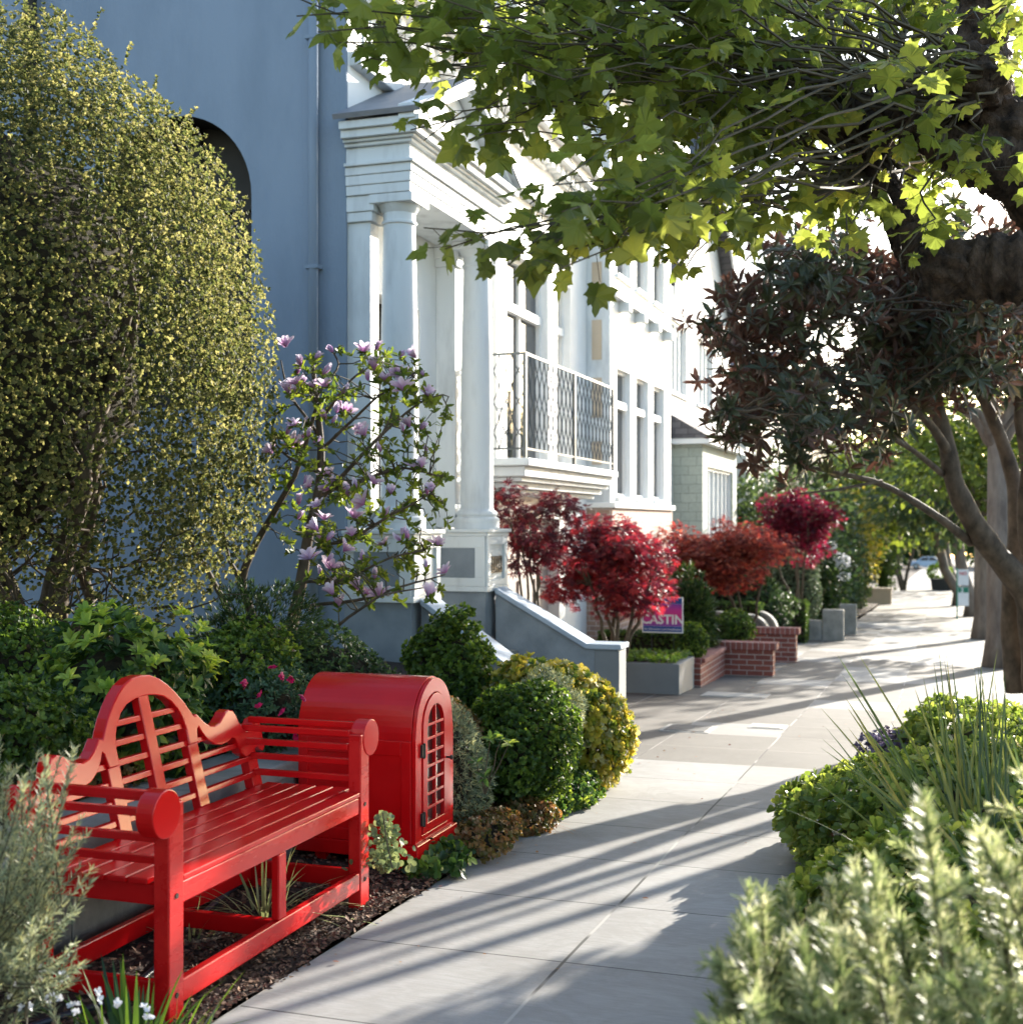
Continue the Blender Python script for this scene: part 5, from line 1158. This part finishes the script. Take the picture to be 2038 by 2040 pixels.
shrub('coral_bells', 'coppery groundcover patch with dry grass beneath the clipped box ball', (-2.26, 6.85, -.18), (.18, .3, .12), 900, 5, .024, t_wide, m_cop, lump=.2, co=.7, twigs=0)
shrub('star_creeper', 'pale lime groundcover at the foot of the variegated bush', (-2.22, 7.62, -.17), (.2, .42, .13), 1500, 5, .026, t_wide, m_lime, lump=.2, co=.7, twigs=0)
shrub('geranium_clump', 'small leafy green clump at the path edge under the cabinet corner', (-2.33, 5.72, -.13), (.16, .22, .09), 170, 4, .05, t_wide, m_lime, lump=.2, co=0, twigs=0, sp=1.2)
# umbrella-leaved shoot in front of the box ball
t = thing('scheffler_shoot', 'upright shoot of pale finger-shaped leaves in front of the clipped box ball', 'plant', (-2.15, 6.5, -.2)); q = M(); WP = []
for x, y in ((925, 1395), (945, 1398), (960, 1405), (900, 1440), (915, 1470)): stem(q, at(915, 1500, 6.35), at(x, y, 6.3), .004, .002, 5, .004, 5); WP.append(at(x, y, 6.3))
q.build('stems', m_twigl, t); M().whorl(np.array(WP), R.normal(size=(5, 3))*.3+[.2, -.6, .7], 6, .055, t_oval, sp=1.2).build('foliage', m_lime, t)
# round-leaved climber by the cabinet
t = thing('round_leaved_climber', 'trailing grey-green round leaves climbing between bench and cabinet', 'plant', (-2.2, 5.1, -.15)); LPp = []
for _ in range(260):
    u = R.random(); y_ = 1640-105*u**1.3; x_ = 735+R.normal()*(26*(1-u)+6)-12*u; LPp.append(at(x_, y_, 5.45+R.uniform(-.1, .1)))
LPp = np.array(LPp); m_rl = leafmat('round_grey_green_leaves', [(.05, .08, .04), (.09, .13, .06), (.13, .17, .08)], trans=.3)
t_round = T([(0, 0, 0)]+[(.5*math.sin(a), .5-.5*math.cos(a), .05*math.cos(2*a)) for a in np.linspace(0, 2*math.pi, 11)[:-1]]+[(0, .5, -.04)], [[(11, 1+i, 1+(i+1) % 10) for i in range(10)]])
M().leaves(LPp, R.normal(size=LPp.shape)+[0, 0, -.4], R.normal(size=LPp.shape)*.5+[.3, -.8, .5], .026*(.6+.7*R.random(len(LPp))), t_round).build('foliage', m_rl, t)
q = M(); q.tube([at(740, 1640, 5.15), at(730, 1590, 5.15), at(722, 1535, 5.15)], .003, 5); q.build('stem', m_twigl, t)
def grass(name, lb, c, n, L, w, mt, spread=.9, cat='grass clump', rad_=.08, bend=.5, seg=5, up=1.0):
    g = c[2]; t = thing(name, lb, cat, c); q = M()
    for _ in range(n):
        a = R.uniform(0, 6.28); d = np.array([math.cos(a), math.sin(a), 0]); b = np.array(c)+d*R.uniform(0, rad_); l = L*R.uniform(.6, 1.15); ti = R.uniform(.05, 1)*spread; w_ = w*R.uniform(.7, 1.2); rr_ = R.random()
        s_ = np.linspace(0, 1, seg+1); P = b+d*(l*(np.sin(ti)*s_+bend*ti*s_**2*.5))[:, None]+UP*(l*(np.cos(ti)*s_*up-bend*ti*s_**2.2*.55))[:, None]
        sd = np.array([-d[1], d[0], 0])*w_; ww = (1-s_**3)*np.clip(s_*6+.6, 0, 1)
        V = np.concatenate([P-sd*ww[:, None], P+sd*ww[:, None]-UP*.0]); m1 = seg+1
        q.add(V, [[(i, m1+i, m1+i+1, i+1) for i in range(seg)]], rr_)
    q.build('blades', mt, t); return t
grass('spider_plant', 'striped arching grass clump growing through under the far half of the bench', (-2.62, 4.62, -.14), 60, .34, .006, m_stripe, 1.2, bend=1.0)
grass('spider_plant', 'smaller striped grass clump beneath the middle of the bench', (-2.72, 4.25, -.14), 26, .22, .006, m_stripe, 1.3, bend=1.0)
grass('dry_grass', 'thin tawny grass arching over the path edge under the clipped box ball', (-2.25, 6.95, -.22), 16, .30, .003, m_dry, 1.3, bend=1.0)
grass('bulb_leaves', 'strappy dark green leaves with small white flowers at the bottom left corner', (-2.26, 3.22, -.09), 70, .26, .008, leafmat('strappy_leaves', [(.01, .03, .01), (.03, .07, .015), (.07, .14, .02)], trans=.3, rough=.25), .8, rad_=.22, cat='plant')
bl = [k for k in COL.objects if k.get('label', '').startswith('strappy dark')][0]
for x, y in ((30, 1835), (75, 1830), (100, 1885), (185, 1880), (215, 1900), (50, 1905), (20, 1880), (140, 1905), (280, 1915), (120, 1850)):
    c = at(x, y, 3.55+R.uniform(-.1, .1)); M().whorl(c+R.normal(size=(4, 3))*.008, rdir(4)+UP, 5, .014, t_wide, sp=1).build('flower', m_whitef, bl)
# wispy grey-green bush over the near arm
def needles(name, lb, stems_, mt, step=.007, L=.022, k=5, sp=.75, w=t_needle, cat='shrub', base=None, stemr=.003):
    t = thing(name, lb, cat, base if base is not None else stems_[0][0]); q = M(); WP, WA = [], []
    for a, b, bend in stems_:
        a = np.array(a, float); b = np.array(b, float); ln = np.linalg.norm(b-a); nn = max(4, int(ln/step)); P = curve(a, b, nn, bend, .0015)
        q.tube(P[::max(1, nn//8)], np.linspace(stemr, .0012, len(P[::max(1, nn//8)])), 4, cap=False)
        tn = np.gradient(P, axis=0); s0 = int(nn*.25); WP.append(P[s0:]); WA.append(tn[s0:])
    q.build('stems', m_twigl, t)
    M().whorl(np.concatenate(WP), np.concatenate(WA), k, L, w, sp=sp).build('foliage', mt, t); return t
st = []
for _ in range(150):
    b = np.array([-2.55+R.normal()*.12, 2.85+R.normal()*.14, .02+R.random()*.3]); 
    e = at(R.uniform(-60, 150), R.uniform(1440, 1860), 3.55+R.uniform(-.35, .4)); 
    if e[2] > .1 or R.random() < .9:
        b = e*.45+b*.55 if R.random() < .6 else b
        st.append((b, e+R.normal(size=3)*.03, .02))
needles('coast_rosemary', 'wispy grey-green bush leaning over the near arm of the bench', st, m_silver, step=.010, L=.024, k=4, base=(-2.55, 2.85, -.09))
# ================================================================ right-hand planting
def mound(name, lb, c, r, n, L, mt, co=.74, k=7):
    return shrub(name, lb, c, r, n, k, L, t_oval2, mt, sp=.9, inner=.86, lump=.13, co=co, twigs=0, floor=float(gz(c[1])), jit=.25, up=.5, cat='plant')
t_oval2 = T([(0, 0, 0), (.14, .3, .03), (.25, .7, .02), (.15, .97, -.02), (-.15, .97, -.02), (-.25, .7, .02), (-.14, .3, .03)], [[(1, 2, 5, 6), (2, 3, 4, 5)], [(0, 1, 6)]])
mound('succulent_mound', 'large clipped mound of fleshy green leaves along the right edge of the path', (.10, 6.75, -.05), (.80, 1.05, .40), 4300, .052, m_succ)
mound('succulent_mound', 'sunlit fleshy mound farther along, behind the purple sprigs', (.35, 8.55, -.12), (.68, .95, .46), 3000, .052, m_succ)
mound('succulent_mound', 'nearer low mound of bright round leaves behind the blurred grey-green bush', (-.05, 4.55, -.02), (.54, .80, .38), 2400, .052, m_succ)
mound('succulent_mound', 'clump of round leaves under the flax blades at the right edge', (.42, 5.2, .02), (.40, .6, .40), 2000, .045, m_succ)
shrub('purple_hebe', 'small purple flowering sprigs at the far left end of the succulent mounds', (-.28, 8.75, -.10), (.26, .36, .22), 900, 7, .028, t_wide, m_purp, lump=.2, co=.75, twigs=0, floor=-.29)
def flax(lb, c, ends, n=3, w=.009, g=None):
    t = thing('flax', lb, 'plant', c); q = M()
    for e in ends:
        e = np.array(e); b = np.array(c)+[R.normal()*.07, R.normal()*.09, 0]; seg = 8; s_ = np.linspace(0, 1, seg+1)
        P = curve(b, e, seg+1, -.04); d = unit(np.cross(e-b, R.normal(size=3)*.4+[.0, -1, .3])); w_ = w*R.uniform(.6, 1.1); ww = np.sqrt(np.clip(1-s_, 0, 1))*np.clip(.5+s_*2, 0, 1)*w_
        fold = unit(np.cross(d, e-b))*.35
        V = np.concatenate([P-d*ww[:, None]+fold*ww[:, None], P, P+d*ww[:, None]+fold*ww[:, None]]); m1 = seg+1
        q.add(V, [[(i, m1+i, m1+i+1, i+1) for i in range(seg)]+[(m1+i, 2*m1+i, 2*m1+i+1, m1+i+1) for i in range(seg)]], R.random())
    q.build('blades', m_phor, t); return t
c1 = (.16, 5.25, .0)
flax('tall dark green flax with upright sword leaves rising from the right-hand mounds', c1,
     [at(1560+R.uniform(-20, 380), R.uniform(1220, 1480), 5.1+R.uniform(-.4, .4)) for _ in range(34)]+[at(x, y, 4.8) for x, y in ((1545, 1410), (1620, 1365), (1520, 1590), (1460, 1520), (1380, 1700), (1520, 1465), (1640, 1520), (1680, 1360), (1560, 1600), (1590, 1445))]+[at(R.uniform(1760, 1900), R.uniform(1210, 1330), 5.2) for _ in range(22)])
flax('yellow-tipped flax at the right edge in front of the taller one', (.42, 3.9, .05), [at(x+R.normal()*12, y+R.normal()*12, 3.7+R.uniform(-.25, .3)) for x, y in ((1880, 1350), (1860, 1460), (1840, 1580), (1700, 1500), (1740, 1620), (1790, 1590), (1900, 1600), (1810, 1640), (1925, 1420), (1700, 1640), (1890, 1540), (1920, 1640), (1770, 1560), (1900, 1380), (1850, 1650))], w=.014)
# blurred foreground bush
st = []
for _ in range(120):
    x = R.uniform(1375, 2000); y = R.uniform(np.interp(x, [1370, 1450, 1540, 1640, 1760, 1850, 2000], [1760, 1690, 1650, 1570, 1510, 1530, 1500]), 2000); d = R.uniform(2.2, 2.95)
    e = at(x, y, d); b = e+np.array([R.uniform(.02, .10), R.uniform(-.05, .1), -R.uniform(.22, .42)]); st.append((b, e, .0))
    for j in range(2):
        f_ = R.uniform(.35, .75); b2 = b+(e-b)*f_; e2 = b2+unit(e-b+R.normal(size=3)*.13)*R.uniform(.07, .15); st.append((b2, e2, 0))
needles('rosemary_bush', 'blurred grey-green spiky bush filling the bottom right corner', st, m_fg, step=.0095, L=.034, k=7, sp=.85, base=(.05, 2.6, -.06), w=t_needle)
shrub('shade_caster_tree', 'small round-headed tree added out of frame beside the kerb to shade the near path', (1.25, 10.3, 1.75), (.58, .8, .62), 1700, 5, .07, t_oval, m_dkgr, co=.0, inner=.3, lump=.2, floor=-.33, cat='tree')  # invented out-of-frame tree, crown raised to shade the path but not the mounds
# ================================================================ maples and front gardens
def maple(lb, c, r, n, mt, base, nst=5, size=.05, pads=26, trunk=.025, flat=.35, pr=.42, shape=1):
    t = thing('red_maple', lb, 'tree', base, None); q = M(); cl, _ = blob(pads, c, tuple(x*.78 for x in r), .25, .1)
    k0 = []
    for k in range(nst):
        e = np.array(c)+[R.normal()*r[0]*.25, R.normal()*r[1]*.25, R.uniform(-.2, .4)*r[2]]; P = stem(q, base, e, trunk, trunk*.45, 9, .02, 7); k0.append(P[3:])
    k0 = np.concatenate(k0)
    L, A = [], []
    for p in cl:
        b = k0[np.argmin(np.linalg.norm(k0-p, axis=1))]; stem(q, b, p, trunk*.4, .003, 6, .015, 5, -.03)
        pp, dd = blob(n//pads, p, (r[0]*pr, r[1]*pr, r[2]*pr*flat*2), .05, .2); L.append(pp); A.append(dd)
    q.build('trunk', m_twig, t, smooth=True)
    L = np.concatenate(L); A = np.concatenate(A); A[:, 2] = A[:, 2]*.3-.35
    M().leaves(L, A+R.normal(size=A.shape)*.35, R.normal(size=A.shape)*.4+UP, size*(.65+.6*R.random(len(L))), t_jm).build('crown', mt, t); return t
b1 = (-3.9, 12.45, -.42)
maple('airy dark red maple with thin bare stems under the balcony', (-4.02, 12.35, 1.42), (.74, .55, .58), 1600, m_red0, b1, 5, .085, 17, .02, .4, .26)
maple('dense bright red maple spreading over the yard sign', (-3.64, 14.1, .96), (.98, .85, .84), 5000, m_red1, (-3.5, 14.1, -.3), 6, .09, 44, .03, .35, .27)
maple('orange-red rounded maple behind the dark conifer', (-3.38, 20.4, 1.0), (1.22, .9, .76), 8500, m_red2, (-2.95, 20.6, -.5), 4, .085, 40, .03, .4, .3)
maple('deep crimson maple, farthest of the red trees', (-2.70, 26.0, 1.35), (.84, .8, .92), 6000, m_red3, (-2.7, 26, -.6), 4, .095, 34, .03, .4, .3)
shrub('conifer', 'dark spreading conifer between the bright red and the orange maple', (-3.30, 17.2, .16), (.50, .5, .62), 2100, 6, .10, t_needle, m_con, sp=.5, lump=.3, co=.55, inner=.45, floor=-.5)
def hedge(lb, x0, x1, y0, y1, z1, n=2500, L=.035, name='clipped_hedge', mt=None):
    g = float(gz((y0+y1)/2)); t = thing(name, lb, 'hedge', ((x0+x1)/2, (y0+y1)/2, g)); M().box(x0+.05, x1-.05, y0+.05, y1-.05, g, g+z1-.05).build('dark_core', m_core, t)  # dark solid box fills the shaded inside of the hedge
    P, D = boxpts(n, x0, x1, y0, y1, g+.02, g+z1, .04); M().whorl(P, D+R.normal(size=P.shape)*.35, 4, L, t_wide, sp=.9).build('foliage', mt or m_hedge, t)
hedge('clipped dark box hedge behind the yard sign', -4.2, -3.0, 16.0, 16.35, .62, 3000, .03)
shrub('boxwood_ball', 'small box ball on the brick edging just right of the yard sign', (-3.0, 15.95, .0), (.22, .22, .24), 1000, 5, .03, t_wide, m_box, floor=-.3)
shrub('boxwood_ball', 'sunlit round end of the box hedge behind the farther brick wall', (-2.85, 18.6, -.02), (.30, .3, .26), 1200, 5, .03, t_wide, m_box, floor=-.5)
hedge('straight clipped hedge at the foot of the dark conifer', -4.0, -2.9, 18.25, 18.6, .68, 2200, .035)
hedge('long low clipped hedge left of the curved concrete walls', -4.4, -3.05, 22.6, 23.2, .82, 2600, .04)
hedge('second clipped hedge, behind the tallest curved wall', -4.2, -2.5, 25.2, 25.8, .80, 2600, .04)
shrub('grey_bush', 'tall grey-green rounded bush under the crimson maple', (-3.0, 27.6, .0), (.62, .6, .98), 2600, 5, .045, t_wide, leafmat('grey_green_leaves', [(.03, .055, .035), (.05, .08, .05), (.08, .12, .07)], trans=.3), floor=-.9)
shrub('dark_shrub', 'low dark shrub beneath the orange maple', (-3.6, 24.0, -.1), (1.0, .5, .85), 2600, 5, .05, t_wide, m_dkgr, floor=-.8, lump=.12)
shrub('dark_shrub', 'round green shrub in the gap before the far tan wall', (-2.75, 34, -.35), (.8, .9, .9), 2200, 5, .06, t_wide, m_dkgr, floor=-1.1, lump=.12)
shrub('dark_shrub', 'leafy shrub above the far tan wall, left of the row of columnar cypresses', (-3.3, 43, -.2), (1.0, 1.2, 1.5), 2400, 5, .08, t_wide, m_fard, floor=-1.4, lump=.12)
# column cypresses
cyp = None
for k, (x, y) in enumerate(((-2.45, 58.5), (-2.1, 59.5), (-1.85, 61.5), (-1.55, 63.0))):
    g = float(gz(y)); lb_ = ['leftmost of the four small columnar cypresses beyond the tan wall', 'second from left of the four columnar cypresses', 'third from left of the four columnar cypresses', 'rightmost columnar cypress, nearest the open pavement'][k]
    if cyp is None:
        cyp = thing('columnar_cypress', lb_, 'tree', (x, y, g), 'columnar cypresses along the far pavement')
        q = M(); q.tube([(x, y, g-.05), (x, y, g+.9)], [.04, .01], 6); q.build('trunk', m_twig, cyp)
        P, D = blob(1100, (x, y, g+.66), (.19, .19, .66), .8, .04); M().whorl(P, D*.4+UP, 4, .07, t_wide, sp=.5).build('foliage', m_hedge, cyp)
        o0 = (x, y, g)
    else:
        c_ = dup(cyp, loc=(x, y, g)); c_['label'] = lb_

# leaf litter along the path edges
n = 170; X = np.where(R.random(n) < .6, -2.2+np.abs(R.normal(size=n))*.12, R.uniform(-2.2, -.6, n)); Y = R.uniform(3.6, 24, n)
P = np.stack([X, Y, gz(Y)+.006], 1); D = rdir(n); D[:, 2] = R.random(n)*.15
tag(M().leaves(P, D, UP+R.normal(size=(n, 3))*.25, .012+.025*R.random(n)**2, t_wide).build('leaf_litter', m_dry), 'scattered dry leaf bits and twigs on the pavement edges', 'leaf litter', kind='stuff')
# ================================================================ camera, sun, sky
cam = bpy.data.cameras.new('camera'); co_ = bpy.data.objects.new('camera', cam); COL.objects.link(co_)
co_.location = (0, 0, CAMH); co_.rotation_euler = (rad(90), 0, math.atan2(SA, CA))
cam.sensor_width = 36; cam.sensor_fit = 'HORIZONTAL'; cam.lens = 36*(F/1.9942)/1022; cam.shift_y = (HY/1.9942-512)/1022; cam.shift_x = 0
cam.clip_end = 1200; cam.clip_start = .05
cam.dof.use_dof = True; cam.dof.focus_distance = 6.0; cam.dof.aperture_fstop = 3.2
SC.camera = co_
EL, AZ = rad(15.5), rad(18.8)
w = bpy.data.worlds.new('World'); SC.world = w; w.use_nodes = True; nt = w.node_tree; nt.nodes.clear()
sk = nt.nodes.new('ShaderNodeTexSky'); sk.sky_type = 'NISHITA'; sk.sun_disc = False; sk.sun_elevation = EL; sk.sun_rotation = AZ
bg = nt.nodes.new('ShaderNodeBackground'); bg.inputs['Strength'].default_value = .15; ow = nt.nodes.new('ShaderNodeOutputWorld')
nt.links.new(sk.outputs[0], bg.inputs[0]); nt.links.new(bg.outputs[0], ow.inputs[0])
sl = bpy.data.lights.new('sun', 'SUN'); sl.energy = 5; sl.angle = rad(.5); sl.color = (1, .93, .82); so = bpy.data.objects.new('sun', sl); COL.objects.link(so)
dv = Vector((math.sin(AZ)*math.cos(EL), math.cos(AZ)*math.cos(EL), math.sin(EL))); so.rotation_euler = dv.to_track_quat('Z', 'Y').to_euler(); so.location = dv*60
SC.view_settings.view_transform = 'Standard'; SC.view_settings.look = 'None'; SC.view_settings.exposure = 1.82; SC.view_settings.gamma = 1
SC.render.engine = 'CYCLES'; SC.cycles.max_bounces = 6; SC.cycles.transparent_max_bounces = 4; SC.cycles.use_denoising = True
